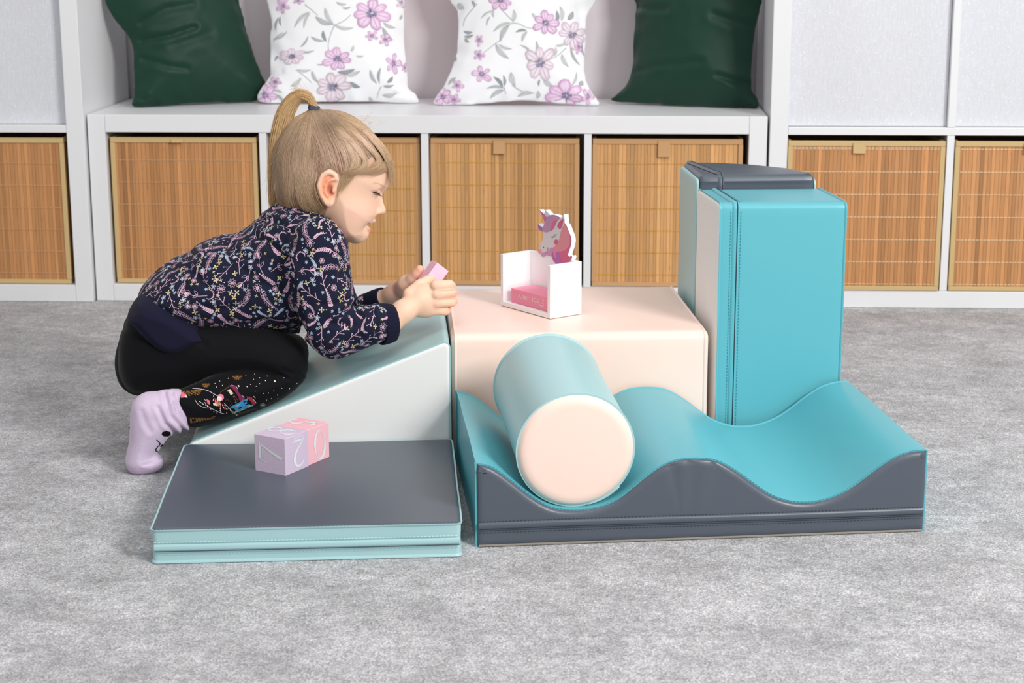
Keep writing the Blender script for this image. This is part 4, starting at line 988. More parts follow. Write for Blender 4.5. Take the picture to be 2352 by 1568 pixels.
def body_ops(full=True):
    o = []
    # torso and leg core, kept inside the clothes
    o.append(rcone(P_(360, 790), 0.055, P_(520, 680), 0.055)); o.append(rcone(P_(520, 680), 0.055, P_(680, 560), 0.050, k=0.03))
    for sg in (-1, 1):
        o.append(rcone(P_(340, 800, sg*0.055), 0.038, P_(670, 825, sg*0.086), 0.024, k=0.02)); o.append(rcone(P_(660, 862, sg*0.09), 0.018, P_(425, 935, sg*0.122), 0.018, k=0.015))
        o.append(rcone(P_(410, 935, sg*0.128), 0.018, P_(340, 945, sg*WFOOT), 0.018, k=0.01)); o.append(rcone(P_(340, 950, sg*WFOOT), 0.018, P_(328, 1050, sg*WFOOT), 0.013, k=0.01))
    o.append(rcone(P_(710, 580, -0.06), 0.030, P_(735, 590, -0.10), 0.028, k=0.02)); o.append(rcone(P_(735, 600, -0.11), 0.026, elbN, 0.020, k=0.02)); o.append(rcone(elbN, 0.021, wrN, 0.0165, k=0.01))
    o.append(rcone(P_(710, 580, 0.06), 0.030, farsl[0], 0.026, k=0.02)); o.append(rcone(farsl[0], 0.024, farsl[2], 0.019, k=0.02)); o.append(rcone(farsl[2], 0.020, farsl[4], 0.0155, k=0.01))
    # neck and head
    o.append(rcone(P_(690, 560), 0.036, P_(715, 450), 0.036, k=0.03))
    o.append(infl(skull, 0.0, 0.072, HEADW, k=0.012))
    o.append(ell(P_(800, 494, -0.034), (0.024, 0.021, 0.030), k=0.016)); o.append(ell(P_(800, 494, 0.034), (0.024, 0.021, 0.030), k=0.016))   # cheeks
    o.append(ell(P_(822, 536), (0.015, 0.015, 0.012), k=0.012))   # chin
    for sg in (-1, 1):
        o.append(ell(P_(879, 441, sg*0.022), (0.010, 0.011, 0.0075), k=0.012, sub=True))      # eye sockets
        o.append(ell(P_(858, 443, sg*0.0215), (0.0092, 0.0105, 0.0072), k=0.003))               # lids over the eye
        o.append(rcone(P_(878, 424, sg*0.008), 0.006, P_(862, 424, sg*0.028), 0.006, k=0.010)) # brow
    o.append(rcone(P_(871, 452), 0.0040, P_(877, 480), 0.0052, k=0.006)); o.append(ell(P_(876, 484), (0.0064, 0.0062, 0.0058), k=0.004))
    for sg in (-1, 1):
        o.append(ell(P_(867, 487, sg*0.0068), (0.0058, 0.0042, 0.0042), k=0.0035))
        o.append(ell(P_(869, 493, sg*0.0050), (0.0032, 0.0018, 0.0022), k=0.0015, sub=True))
        o.append(rcone(P_(856.5, 507.5, 0), 0.0036, P_(848, 512, sg*0.013), 0.0022, k=0.003))
        o.append(rcone(P_(844.5, 527, 0), 0.0040, P_(840, 521, sg*0.012), 0.0024, k=0.003))
        o.append(rcone(P_(858, 517.5, 0), 0.0026, P_(843, 516, sg*0.011), 0.0009, k=0.0012, sub=True))
    # ear
    for sg in (-1, 1):
        W = ear_w*(-sg)
        q = catmull([gp(u, v, sg*0.0665+sg*0.002*(1 if i in (2, 3, 4, 5) else 0)) for i, (u, v) in enumerate(earpts)], 3)
        o.append(ell(gp(752, 430, sg*0.063), (0.0125, 0.005, 0.024), k=0.004))
        for a, b, i in zip(q[:-1], q[1:], range(40)): o.append(rcone(a, 0.0031+0.0013*i/30, b, 0.0031+0.0013*i/30, k=0.0030))
        o.append(ell(gp(758, 436, sg*0.071), (0.0062, 0.0062, 0.0095), k=0.003, sub=True))
        o.append(ell(gp(758, 409, sg*0.0705), (0.0055, 0.0042, 0.0038), k=0.002, sub=True))
        h_ = [gp(u, v, sg*0.0685) for u, v in ((764, 412), (754, 416), (747, 426), (746, 440), (752, 451))]
        for a, b in zip(h_[:-1], h_[1:]): o.append(rcone(a, 0.0024, b, 0.0024, k=0.0018))
        o.append(ell(gp(766, 438, sg*0.068), (0.0028, 0.003, 0.0048), k=0.002))
    # near hand (back of the hand faces us), fingers curl away round the bar
    hw = wrN; pc = P_(968, 693, -0.060)
    o.append(rcone(hw, 0.0165, P_(925, 716, -0.072), 0.0165, k=0.01))
    o.append(rcone(P_(925, 716, -0.070), 0.0160, P_(962, 690, -0.060), 0.0150, k=0.012))
    o.append(ell(P_(974, 688, -0.056), (0.028, 0.0125, 0.0245), [(math.cos(0.42), 0, math.sin(0.42)), (0, 1, 0), (-math.sin(0.42), 0, math.cos(0.42))], k=0.010))
    o.append(ell(P_(978, 702, -0.055), (0.024, 0.0115, 0.018), k=0.008))
    fing = [([(1000, 656, -.060), (1032, 654, -.050), (1036, 656, -.034), (1018, 662, -.022)], .0078),
            ([(1002, 676, -.062), (1036, 671, -.052), (1041, 672, -.036), (1022, 677, -.022)], .0077),
            ([(1002, 695, -.061), (1036, 694, -.052), (1041, 692, -.036), (1020, 696, -.022)], .0075),
            ([(990, 712, -.058), (1022, 714, -.050), (1027, 711, -.036), (1008, 712, -.024)], .0070)]
    for pts, r in fing:
        q = [P_(*p) for p in pts]
        for i, (a, b) in enumerate(zip(q[:-1], q[1:])): o.append(rcone(a, r*(1.06-0.05*i), b, r*(1.0-0.05*i), k=0.0011 if i else 0.0028))
    # near thumb, over the top of the bar on the far side of the palm
    q = [P_(940, 676, -0.058), P_(963, 655, -0.046), P_(980, 645, -0.036), P_(990, 640, -0.027)]
    for i, (a, b) in enumerate(zip(q[:-1], q[1:])): o.append(rcone(a, [0.0105, 0.0082, 0.0074][i], b, [0.0085, 0.0076, 0.0066][i], k=0.004))
    # far hand, palm towards us, thumb up
    fw = farsl[4]
    o.append(rcone(fw, 0.0150, P_(905, 675, 0.045), 0.0142, k=0.01)); o.append(rcone(P_(905, 675, 0.045), 0.0142, P_(935, 655, 0.030), 0.0150, k=0.01))
    o.append(ell(P_(950, 660, 0.024), (0.026, 0.011, 0.022), k=0.010))
    q = [P_(930, 655, 0.022), P_(948, 640, 0.014), P_(957, 629, 0.010), P_(964, 619, 0.008)]
    for i, (a, b) in enumerate(zip(q[:-1], q[1:])): o.append(rcone(a, [0.0110, 0.0090, 0.0078][i], b, [0.0092, 0.0080, 0.0072][i], k=0.004))
    for dv, rr_ in ((0, .0074), (15, .0074), (30, .0070), (44, .0064)):
        q = [P_(962, 648+dv*0.9, 0.022), P_(990, 655+dv*0.75, 0.018), P_(1002, 660+dv*0.7, 0.006), P_(994, 664+dv*0.7, -0.006)]
        for i, (a, b) in enumerate(zip(q[:-1], q[1:])): o.append(rcone(a, rr_, b, rr_*0.95, k=0.002))
    return o
def pixel_of(V):
    """photo-like coordinates of points in the girl's frame (for laying out colours of lips, ear...)"""
    W_ = G0+V[:, :1]*Ge+V[:, 1:2]*Gn; W_[:, 2] = V[:, 2]
    d = W_-CAMC; z = d@CF; return 1176+FPX*(d@CR)/z, 784-FPX*(d@CU)/z
bops = body_ops()
BV, BF, bfield = surface_nets(bops, 0.00135 if not globals().get('FASTG') else 0.0022, 44)
BV = lap(BV, BF, 2, 0.4)
# skin tint and painted shade by place on the body
T3 = np.ones((len(BV), 3)); base = np.array(lin((244, 202, 175))[:3])
def blend(center, rad, rgb, amt, soft=0.5):
    d = np.sqrt((((BV-np.array(center))/np.array(rad))**2).sum(1)); t = np.clip((1-d)/soft, 0, 1)*amt
    tgt = np.array(lin(rgb)[:3])/base; T3[:] = T3*(1-t[:, None])+tgt*t[:, None]
for sg in (-1, 1):
    blend(gp(752, 432, sg*0.068), (0.0165, 0.010, 0.028), (242, 166, 130), 1.0)
    blend(gp(758, 436, sg*0.066), (0.006, 0.006, 0.011), (180, 96, 70), 0.85)  # shade of the ear hollow, painted into the skin colour
    blend(gp(820, 488, sg*0.05), (0.028, 0.04, 0.022), (244, 188, 170), 0.55, 1.0)
    blend(gp(868, 430, sg*0.02), (0.010, 0.014, 0.004), (216, 170, 146), 0.5)
blend(gp(857, 511, 0), (0.0075, 0.016, 0.0042), (214, 142, 142), 0.75); blend(gp(848, 528, 0), (0.0085, 0.014, 0.0055), (224, 140, 138), 0.7)
blend(gp(880, 486, 0), (0.009, 0.012, 0.009), (244, 186, 168), 0.5)
blend(gp(869, 494, -0.004), (0.003, 0.004, 0.0026), (150, 74, 60), 0.8)  # dark nostril opening, its shade put into the tint
for p in ((964, 619, .008), (955, 632, .012)): blend(gp(*p), (0.014, 0.012, 0.016), (240, 150, 134), 0.75, 0.8)
blend(gp(925, 665, 0.03), (0.03, 0.03, 0.02), (232, 168, 160), 0.5)
for u, v in ((1041, 655), (1046, 672), (1046, 694), (1032, 714)): blend(gp(u, v, -0.045), (0.010, 0.02, 0.008), (246, 184, 164), 0.7)
for u, v in ((1006, 655), (1009, 674), (1009, 694), (998, 711)): blend(gp(u, v, -0.068), (0.007, 0.012, 0.005), (244, 188, 170), 0.6)
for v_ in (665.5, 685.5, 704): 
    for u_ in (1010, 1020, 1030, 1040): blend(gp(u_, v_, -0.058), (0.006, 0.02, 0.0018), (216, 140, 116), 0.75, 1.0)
# scalp under the hair
U_, V_ = pixel_of(BV)
sc_poly = [(560, 200), (900, 200), (900, 350), (893, 365), (860, 385), (815, 388), (800, 405), (782, 425), (776, 400), (757, 388), (738, 398), (728, 425), (735, 448), (752, 475), (745, 500), (560, 560)]
def inpoly(x, y, P):
    ins = np.zeros(x.shape, bool)
    for a, b in zip(P, P[1:]+P[:1]):
        c = ((a[1] > y) != (b[1] > y)); ins ^= c & (x < (b[0]-a[0])*(y-a[1])/((b[1]-a[1]) or 1e-9)+a[0])
    return ins
hm_ = inpoly(U_, V_, sc_poly) & (BV[:, 2] > 0.28)
blendscalp = True
far_ear = (np.sqrt((((BV-gp(752, 432, 0.068))/np.array((0.017, 0.012, 0.03)))**2).sum(1)) < 1)
hm_ &= ~far_ear
T3[hm_] = (np.array(lin((178, 142, 116))[:3])/base)
tsc = np.exp(-(((U_-800)/75)**2+((V_-350)/45)**2))[:, None]; T3[hm_] = (T3*(1-tsc)+np.array(lin((222, 180, 156))[:3])/base*tsc)[hm_]
body = np_mesh('body', BV, BF, m_skin, girl, T3)
body['label'] = 'bare face, neck and hands'
EYE = MB()
print('VERTS body', len(BV))

# --- clothes
def lump(V, N, amp, fr, seed):
    s = np.sin(V[:, 0]*fr+3*np.sin(V[:, 2]*fr*0.6+seed))+np.sin(V[:, 2]*fr*1.1+2*np.sin(V[:, 0]*fr*0.5+seed*2))+np.sin(V[:, 1]*fr*0.9+seed)
    return V+N*(amp*s/3)[:, None]
def creases(V, F, N, lst):
    u, v = pixel_of(V); P2 = np.stack([u, v], 1)
    for pts, am, wd in lst:
        d = seg_dist(P2, pts); near = N[:, 1] < 0.35
        V = V+N*(np.where(near, -am*np.exp(-(d/wd)**2)+0.45*am*np.exp(-((d-2.0*wd)/wd)**2), 0))[:, None]
    return V
# leggings
lops = [infl(butt, 0.0, 0.075, 0.104, k=0.0)]
for sg in (-1, 1): lops += [infl(thigh(sg*0.075), 0.0, 0.05, 0.052, k=0.012, tilt=wthigh(sg)), infl(shin(sg*0.108), 0.0, 0.036, 0.041, k=0.004, tilt=wshin(sg))]
LV, LF, _ = surface_nets(lops, 0.0028, 36)
LV = lap(LV, LF, 2); LN = vnormals(LV, LF); LV = lump(LV, LN, 0.0012, 55, 1.0)
LV = creases(LV, LF, LN, [([(380, 740), (430, 770), (470, 790)], 0.0022, 7), ([(650, 850), (680, 862), (700, 855)], 0.0018, 5), ([(640, 858), (668, 872), (692, 870)], 0.0018, 4), ([(285, 755), (320, 770), (360, 790)], 0.0014, 8)])
wt = np.array([wedge_top(s, w) for s, w in LV[:, :2]])
LV[:, 2] = np.where(LV[:, 2] < wt+0.0008, wt+0.0008, LV[:, 2])
leg = np_mesh('leggings', LV, LF, m_legging, girl); leg['label'] = 'black leggings with a snowy village print on the shin'
# socks
def sock(w, name='sock'):
    pts = g2([(412, 898), (370, 899), (342, 900), (326, 904), (311, 915), (302, 933), (299, 965), (298, 1006), (292, 1032), (289, 1055), (298, 1076), (318, 1088), (348, 1085), (366, 1076), (374, 1062), (370, 1052), (361, 1046), (362, 1039), (368, 1030), (374, 1022), (383, 1010), (396, 998), (408, 994), (426, 989), (440, 982), (436, 955), (424, 925)], -WFOOT)
    if w > 0: pts = [(x+0.022, z) for x, z in pts]
    sgn = 1 if w > 0 else -1
    s_h = pts[3][0]; ops = [infl(pts, 0.0, 0.030, 0.033, tilt=lambda s, z: sgn*np.interp(s, [s_h+0.02, s_h+0.085], [WFOOT, 0.126])), rcone(gp(316, 1068, w-0.012), 0.012, gp(360, 1064, w-0.012), 0.009, k=0.008), rcone(gp(316, 1062, w+0.014), 0.011, gp(352, 1052, w+0.014), 0.008, k=0.008)]
    V, F, _ = surface_nets(ops, 0.0020, 36); V = lap(V, F, 2); N = vnormals(V, F)
    V = lump(V, N, 0.0008, 90, 2.0)
    if w < 0:
        V = creases(V, F, N, [([(395, 903), (408, 945), (436, 980)], 0.0026, 3.5), ([(378, 905), (392, 955), (424, 990)], 0.0030, 4.5), ([(362, 935), (378, 972), (405, 995)], 0.0026, 4.5), ([(372, 1048), (352, 1062), (330, 1068)], 0.0012, 2.5), ([(325, 945), (335, 975), (345, 990)], 0.0012, 6)])
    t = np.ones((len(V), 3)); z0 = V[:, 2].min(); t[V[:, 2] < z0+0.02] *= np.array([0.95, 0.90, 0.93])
    V[:, 2] = np.maximum(V[:, 2], 0.0005)
    print('sock z', z0)
    return np_mesh(name, V, F, m_sock, girl, t), V, F
sk, SV, SF = sock(-WFOOT); sock(WFOOT-0.03)
# jacket
def rot2(a): return [(math.cos(a), 0, math.sin(a)), (0, 1, 0), (-math.sin(a), 0, math.cos(a))]
jops = [infl(torso, 0.0, 0.078, 0.112)]
jops += [rcone(P_(715, 560, -0.05), 0.045, P_(735, 575, -0.098), 0.037, k=0.03), infl(upper, -0.112, 0.040, 0.040, k=0.012)]
fore = g2([(800, 706), (840, 703), (870, 702), (888, 716), (893, 745), (884, 778), (850, 794), (805, 812), (765, 818), (738, 806), (740, 760), (765, 720)], -0.100)
jops += [infl(fore, -0.100, 0.034, 0.033, k=0.010)]
jops += [rcone(P_(715, 560, 0.05), 0.045, farsl[0], 0.040, k=0.03), rcone(farsl[0], 0.040, farsl[2], 0.033, k=0.02), rcone(farsl[2], 0.030, farsl[3], 0.0235, k=0.012)]
# neck opening
jops.append(rcone(P_(742, 452), 0.036, P_(712, 500), 0.030, k=0.006, sub=True))
JV, JF, _ = surface_nets(jops, 0.0024, 40)
JV = lap(JV, JF, 2); JN = vnormals(JV, JF); JV = lump(JV, JN, 0.0020, 42, 0.5); JV = lump(JV, JN, 0.0008, 95, 2.5)
JV = creases(JV, JF, JN, [
    ([(662, 590), (672, 650), (690, 720), (700, 765)], 0.0065, 7), ([(590, 545), (640, 575), (668, 620)], 0.0035, 8),
    ([(430, 618), (455, 640), (480, 662)], 0.0030, 9), ([(560, 620), (600, 650), (660, 668)], 0.0030, 9),
    ([(440, 700), (500, 712), (560, 700)], 0.0022, 8), ([(780, 560), (786, 600), (780, 640)], 0.0024, 6),
    ([(812, 700), (795, 715), (770, 720)], 0.0045, 6), ([(818, 712), (830, 740), (828, 770)], 0.0026, 6), ([(850, 706), (862, 730), (868, 770)], 0.0022, 6),
    ([(760, 740), (790, 750), (815, 745)], 0.0028, 7), ([(735, 700), (765, 700), (800, 690)], 0.0022, 7), ([(600, 505), (640, 512), (680, 540)], 0.0030, 7),
    ([(642, 476), (700, 486), (745, 520)], 0.0016, 4), ([(520, 560), (560, 590), (590, 600)], 0.0025, 8), ([(395, 610), (420, 640), (430, 680)], 0.0022, 9), ([(560, 745), (600, 735), (650, 742)], 0.0028, 7)])
wtj = np.array([wedge_top(a, b) for a, b in JV[:, :2]]); JV[:, 2] = np.maximum(JV[:, 2], np.where(wtj > 0, wtj+0.0006, 0))
jack = np_mesh('sweatshirt', JV, JF, m_jacket, girl); jack['label'] = 'navy sweatshirt printed with pink sprigs, white flowers and gold petals'
# ribbed hem, cuffs
HV, HF, _ = surface_nets([infl(hem, 0.0, 0.030, 0.120)], 0.0022, 40); HV = lap(HV, HF, 2)
HN = vnormals(HV, HF)
ph = (HV[:, 0]*0.80+HV[:, 2]*0.6)
HV = HV+HN*(0.0004*np.sin(ph*1900))[:, None]
np_mesh('hem_band', HV, HF, m_rib, girl)
def cuff(a, b, ra, rb, rim):
    a = np.array(a); b = np.array(b); t = (b-a)/np.linalg.norm(b-a); mb = MB(); n = 128
    r1 = np.cross(t, [0, 1.0, 0]); r1 /= np.linalg.norm(r1); r2 = np.cross(t, r1); K = 12; rg = []
    prof = [(0, ra*0.9), (0.02, ra*1.0)]+[(k/8, ra+(rb-ra)*k/8+0.0008*math.sin(PI*k/8)) for k in range(1, 9)]+[(1.01, rb-0.0012), (0.97, rb-0.0030), (0.7, rb-0.0035)]
    for s_, r in prof:
        ring = []
        for k in range(n):
            q = 2*PI*k/n; rr = r+0.00045*math.cos(q*32)*(1 if s_ > 0.05 else 0)
            ring.append(mb.vert(a+(b-a)*s_+(r1*math.cos(q)*rim+r2*math.sin(q))*rr))
        rg.append(ring)
    for i in range(len(rg)-1):
        for k in range(n): mb.face((rg[i][k], rg[i][(k+1) % n], rg[i+1][(k+1) % n], rg[i+1][k]))
    return mb.build('cuff', m_rib, girl, smooth=True)
cuff(gp(872, 745, -0.090), gp(903, 741, -0.080), 0.0285, 0.0255, 1.12)
cuff(gp(848, 703, 0.073), gp(884, 686, 0.055), 0.0215, 0.0195, 1.0)
print('VERTS jacket', len(JV))

# --- prints on sweatshirt, leggings and sock
IP, IW, IG, IB = lin((222, 184, 204)), lin((230, 236, 250)), lin((214, 196, 148)), lin((176, 196, 216))
GI = GM.inverted()
def motifs():
    bv = bvh_of(JV, JF); rr = random.Random(11)
    D = Decal(None, 0.00045); D.v = []; 
    cand = []
    N = vnormals(JV, JF); order = list(range(len(JV))); rr.shuffle(order)
    placed = []
    cell = {}
    cg = 0.02
    def okay(p, r):
        c = tuple(int(x//cg) for x in p)
        for i in range(-2, 3):
            for j in range(-2, 3):
                for k in range(-2, 3):
                    for q, rq in cell.get((c[0]+i, c[1]+j, c[2]+k), ()):
                        if (q[0]-p[0])**2+(q[1]-p[1])**2+(q[2]-p[2])**2 < (r+rq)**2: return False
        return True
    def add(p, r): cell.setdefault(tuple(int(x//cg) for x in p), []).append((p, r))
    def frame(i):
        n = Vector(N[i]); a = rr.uniform(0, 2*PI); t = Vector((0, 0, 1))-n*n.z
        if t.length < 0.2: t = Vector((1, 0, 0))-n*n.x
        t.normalize(); b = n.cross(t); X = t*math.cos(a)+b*math.sin(a); Y = n.cross(X); C = Vector(JV[i])
        def hit(x, y):
            p, nn, idx, d = bv.find_nearest(C+X*x+Y*y)
            if p is None or nn.dot(n) < 0.15: return None
            return p, nn
        return hit
    def leaf(x, y, a, l, w, col, solid):
        pts = [(x+math.cos(a)*l*t-math.sin(a)*w*math.sin(PI*t)*sg, y+math.sin(a)*l*t+math.cos(a)*w*math.sin(PI*t)*sg) for sg, ts in ((1, (0, .3, .6, 1)), (-1, (.6, .3))) for t in ts]
        if solid: D.poly(pts, 0, col)
        else: D.stroke(pts+[pts[0]], 0.00055, 0, col)
    lw = 0.00078
    def sprig(L, n, solid, col):
        c = rr.uniform(-0.5, 0.5); pts = [(-L/2+L*t, c*L*(t-0.5)**2*1.6) for t in np.linspace(0, 1, 9)]
        D.stroke(pts, lw, 0, col)
        for k in range(n):
            t = 0.12+0.85*k/n; x = -L/2+L*t; y = c*L*(t-0.5)**2*1.6; s_ = L*0.17*(1.1-0.5*t)
            for sg in (-1, 1): leaf(x, y, sg*rr.uniform(0.75, 0.95), s_, s_*0.26, col, solid)
        leaf(L/2, c*L*.4, 0.0, L*0.14, L*0.04, col, solid)
    def branch(L, col):
        D.stroke([(-L/2, 0), (0, L*0.04), (L/2, 0)], lw*1.1, 0, col, sub=3)
        for k in range(5):
            x = -L*0.28+L*0.17*k; a = (1 if k % 2 else -1)*rr.uniform(0.6, 0.9); l = L*rr.uniform(0.18, 0.26)
            ex, ey = x+math.cos(a)*l, math.sin(a)*l; D.stroke([(x, L*0.02), (ex, ey)], lw, 0, col)
            r = 0.0011; D.poly([(ex+r*math.cos(q), ey+r*math.sin(q)) for q in np.linspace(0, 2*PI, 8)[:-1]], 0, col)
        r = 0.0012; D.poly([(L/2+r*math.cos(q), r*math.sin(q)) for q in np.linspace(0, 2*PI, 8)[:-1]], 0, col)
    def flower(r, n, col):
        for k in range(n):
            a = 2*PI*k/n; leaf(r*0.18*math.cos(a), r*0.18*math.sin(a), a, r*0.82, r*0.22, col, False)
        D.poly([(r*0.16*math.cos(q), r*0.16*math.sin(q)) for q in np.linspace(0, 2*PI, 7)[:-1]], 0, col)
    def cross(r, col):
        for k in range(4):
            a = PI/2*k+0.78; leaf(0.1*r*math.cos(a), 0.1*r*math.sin(a), a, r, r*0.26, col, True)
        D.poly([(r*0.17*math.cos(q), r*0.17*math.sin(q)) for q in np.linspace(0, 2*PI, 7)[:-1]], 0, IW, extra=0.0002)
    def tulip(L, col):
        D.stroke([(-L/2, 0), (0, L*0.08), (L*0.25, 0)], lw, 0, col, sub=3)
        for a in (-0.5, 0, 0.5): leaf(L*0.22, 0, a, L*0.28, L*0.055, col, a == 0)
        for sg in (-1, 1): leaf(-L*0.12, 0.02*L, sg*0.7, L*0.22, L*0.05, col, False)
    def hook(L, col):
        pts = [(L*0.35*math.cos(q), L*0.35*math.sin(q)) for q in np.linspace(0.3, 3.9, 12)]
        D.stroke(pts, lw, 0, col)
        for p, q in zip(pts[1:], np.linspace(0.3, 3.9, 12)[1:]): leaf(p[0], p[1], q+0.7, L*0.13, L*0.035, col, True)
    passes = [(0.0138, 9000, 'L'), (0.0088, 14000, 'M'), (0.0046, 20000, 'S'), (0.0028, 20000, 'T')]
    vis = [i for i in order if N[i][1] < 0.45]
    for r, tries, kind in passes:
        for i in vis[:tries*3]:
            p = JV[i]
            if not okay(p, r): continue
            add(tuple(p), r*0.86); D.hit = frame(i)
            if kind == 'L':
                q = rr.random()
                if q < 0.36: sprig(0.037, 7, False, IP)
                elif q < 0.60: branch(0.037, IP)
                elif q < 0.78: tulip(0.040, IP)
                else: sprig(0.030, 8, True, IP)
            elif kind == 'M':
                q = rr.random()
                if q < 0.35: sprig(0.021, 8, True, IP)
                elif q < 0.5: sprig(0.021, 8, True, IB)
                elif q < 0.75: hook(0.020, IP)
                else: flower(0.0072, 8, IP)
            elif kind == 'S':
                q = rr.random()
                if q < 0.45: cross(0.0046, IG)
                elif q < 0.75: flower(0.0048, 5, IW)
                else: flower(0.0050, 8, IP)
            else:
                q = rr.random()
                if q < 0.4: flower(0.0028, 5, IB)
                elif q < 0.75: cross(0.0028, IG)
                else: D.poly([(0.0009*math.cos(t), 0.0009*math.sin(t)) for t in np.linspace(0, 2*PI, 7)[:-1]], 0, IW)
    D.build('floral_print', m_print, jack)
motifs()
def legprint():
    bv = bvh_of(LV, LF); D = Decal(px_hit(bv, GM), 0.0005); z = lambda a, b: (400+a/7.84, 850+b/7.84)
    C = lambda *c: lin(c); rr = random.Random(3)
    def st(pts, w, c, ex=0.0, sub=1): D.stroke([z(*p) for p in pts], w/7.84, 0, c, ex, sub)
    def pg(pts, c, ex=0.0): D.poly([z(*p) for p in pts], 0, c, extra=ex)
    for (x, y) in ((737, 243), (768, 305), (822, 200), (872, 276), (975, 150), (1290, 104), (1448, 73), (1538, 142), (1430, 167), (1678, 110), (1644, 190), (1378, 258), (1312, 298), (1477, 290), (1540, 246), (1458, 378), (1612, 414), (1695, 406), (1792, 370), (1937, 318), (2072, 327), (2207, 231), (1856, 440), (1752, 504), (1662, 531), (1865, 500), (1975, 140), (710, 466), (565, 625), (600, 650), (660, 695), (715, 745), (770, 765), (945, 765), (935, 690)):
        r = rr.uniform(6, 10); pg([(x+r*math.cos(t), y+r*math.sin(t)) for t in np.linspace(0, 2*PI, 7)[:-1]], C(238, 232, 220), 2e-4)
    pg([(1812+16*math.cos(t), 200+16*math.sin(t)) for t in np.linspace(0, 2*PI, 9)[:-1]], C(250, 226, 190), 2e-4)
    # gold twigs
    for cx, cy, s_ in ((1135, 130, 60), (250, 400, 75), (400, 390, 70), (570, 270, 50)):
        for a in np.linspace(0.1, 3.0, 6):
            ex, ey = cx+1.5*s_*math.cos(a)*0.9, cy-20+s_*1.25*math.sin(a); st([(cx, cy-25), (ex, ey)], 6, C(176, 124, 66))
            for t in (0.5, 0.75):
                for dg in (-0.7, 0.7): st([(cx+(ex-cx)*t, cy-25+(ey-cy+25)*t), (cx+(ex-cx)*t+22*math.cos(a+dg), cy-25+(ey-cy+25)*t+22*math.sin(a+dg))], 4, C(176, 124, 66))
    for a in np.linspace(0, 2*PI, 11)[:-1]: st([(1595, 625), (1595+55*math.cos(a), 625+38*math.sin(a))], 5, C(170, 172, 176))
    # pink corner at the ankle
    pg([(98, 395), (170, 398), (205, 430), (190, 490), (125, 500)], C(238, 120, 140)); pg([(205, 430), (245, 498), (190, 492)], C(214, 220, 214), 2e-4)
    # snowy lines
    W = C(214, 216, 220)
    st([(330, 328), (500, 345), (620, 375), (770, 458)], 9, W, sub=4); st([(375, 535), (430, 610), (520, 665), (620, 682)], 9, C(190, 184, 176), sub=4); st([(450, 560), (540, 620)], 9, W)
    st([(550, 575), (600, 640), (720, 710), (840, 765), (900, 780)], 8, W, sub=3); st([(545, 520), (575, 560)], 7, W); st([(900, 590), (1000, 690), (1130, 810)], 7, W, sub=3)
    for _ in range(40):
        t = rr.random(); x = 900+230*t+rr.uniform(-26, 20); y = 600+200*t+rr.uniform(-5, 40); pg([(x+5*math.cos(q), y+5*math.sin(q)) for q in np.linspace(0, 2*PI, 6)[:-1]], W, 1e-4)
    # tall house with a pink roof
    st([(830, 400), (1005, 285)], 7, C(120, 92, 70)); pg([(960, 360), (1010, 340), (1068, 420), (1020, 450)], C(206, 200, 170), 1e-4)
    pg([(1005, 285), (1035, 268), (1115, 292), (1262, 495), (1215, 560), (1180, 550)], C(120, 40, 74)); st([(1005, 285), (1035, 268), (1115, 292), (1262, 495), (1215, 560)], 7, C(220, 130, 160), 2e-4); st([(1005, 285), (1215, 560)], 6, C(190, 84, 120), 2e-4)
    st([(1120, 300), (1255, 490)], 7, C(226, 214, 220), 3e-4); pg([(1140, 280), (1165, 268), (1182, 292), (1160, 305)], C(210, 210, 206), 2e-4)
    st([(950, 365), (1110, 585)], 7, C(210, 168, 180), 1e-4); st([(1060, 470), (1080, 455), (1155, 550), (1120, 570), (1060, 470)], 5, C(150, 110, 90), 1e-4)
    st([(920, 545), (960, 530), (1010, 560), (1030, 620), (985, 640)], 7, C(96, 62, 52), 1e-4, 2)
    # blue house
    pg([(1005, 660), (1320, 500), (1425, 635), (1100, 770)], C(62, 150, 196)); pg([(1290, 470), (1390, 480), (1480, 585), (1425, 635), (1320, 505)], C(150, 52, 66)); st([(1420, 515), (1480, 588)], 7, C(226, 214, 214), 2e-4); st([(1430, 465), (1460, 500)], 9, C(226, 214, 214), 2e-4)
    for x, y in ((1275, 562), (1308, 608), (1185, 672)): pg([(x-34, y+2), (x+20, y-22), (x+32, y-4), (x-20, y+22)], C(44, 22, 46), 3e-4)
    for x, y in ((1150, 628), (1340, 645), (1212, 705)): pg([(x-34, y+8), (x+26, y-20), (x+34, y-4), (x-20, y+18)], C(206, 172, 120), 3e-4)
    pg([(1060, 745), (1150, 715), (1160, 735), (1085, 768)], C(190, 150, 100), 3e-4)
    # little figure with hat and striped scarf (generic)
    pg([(780+58*math.cos(t), 600+46*math.sin(t)) for t in np.linspace(0, 2*PI, 12)[:-1]], C(196, 140, 92), 1e-4); pg([(835+62*math.cos(t), 490+62*math.sin(t)) for t in np.linspace(0, 2*PI, 14)[:-1]], C(226, 128, 152), 2e-4)
    pg([(815+46*math.cos(t), 515+46*math.sin(t)) for t in np.linspace(0, 2*PI, 12)[:-1]], C(232, 226, 226), 3e-4); st([(800, 505), (812, 512)], 5, C(90, 80, 84), 5e-4); st([(842, 536), (856, 542)], 5, C(90, 80, 84), 5e-4)
    for k in range(6): st([(720+k*18, 500+k*6), (700+k*18, 548+k*8)], 9, C(178, 32, 62) if k % 2 else C(238, 226, 228), 4e-4)
    for k in range(8): st([(826, 610+k*18), (838, 628+k*18)], 15, C(178, 32, 62) if k % 2 else C(238, 226, 228), 2e-4); 
    for k in range(5): st([(860+k*9, 600+k*20), (870+k*9, 620+k*20)], 14, C(238, 226, 228) if k % 2 else C(178, 32, 62), 2e-4)
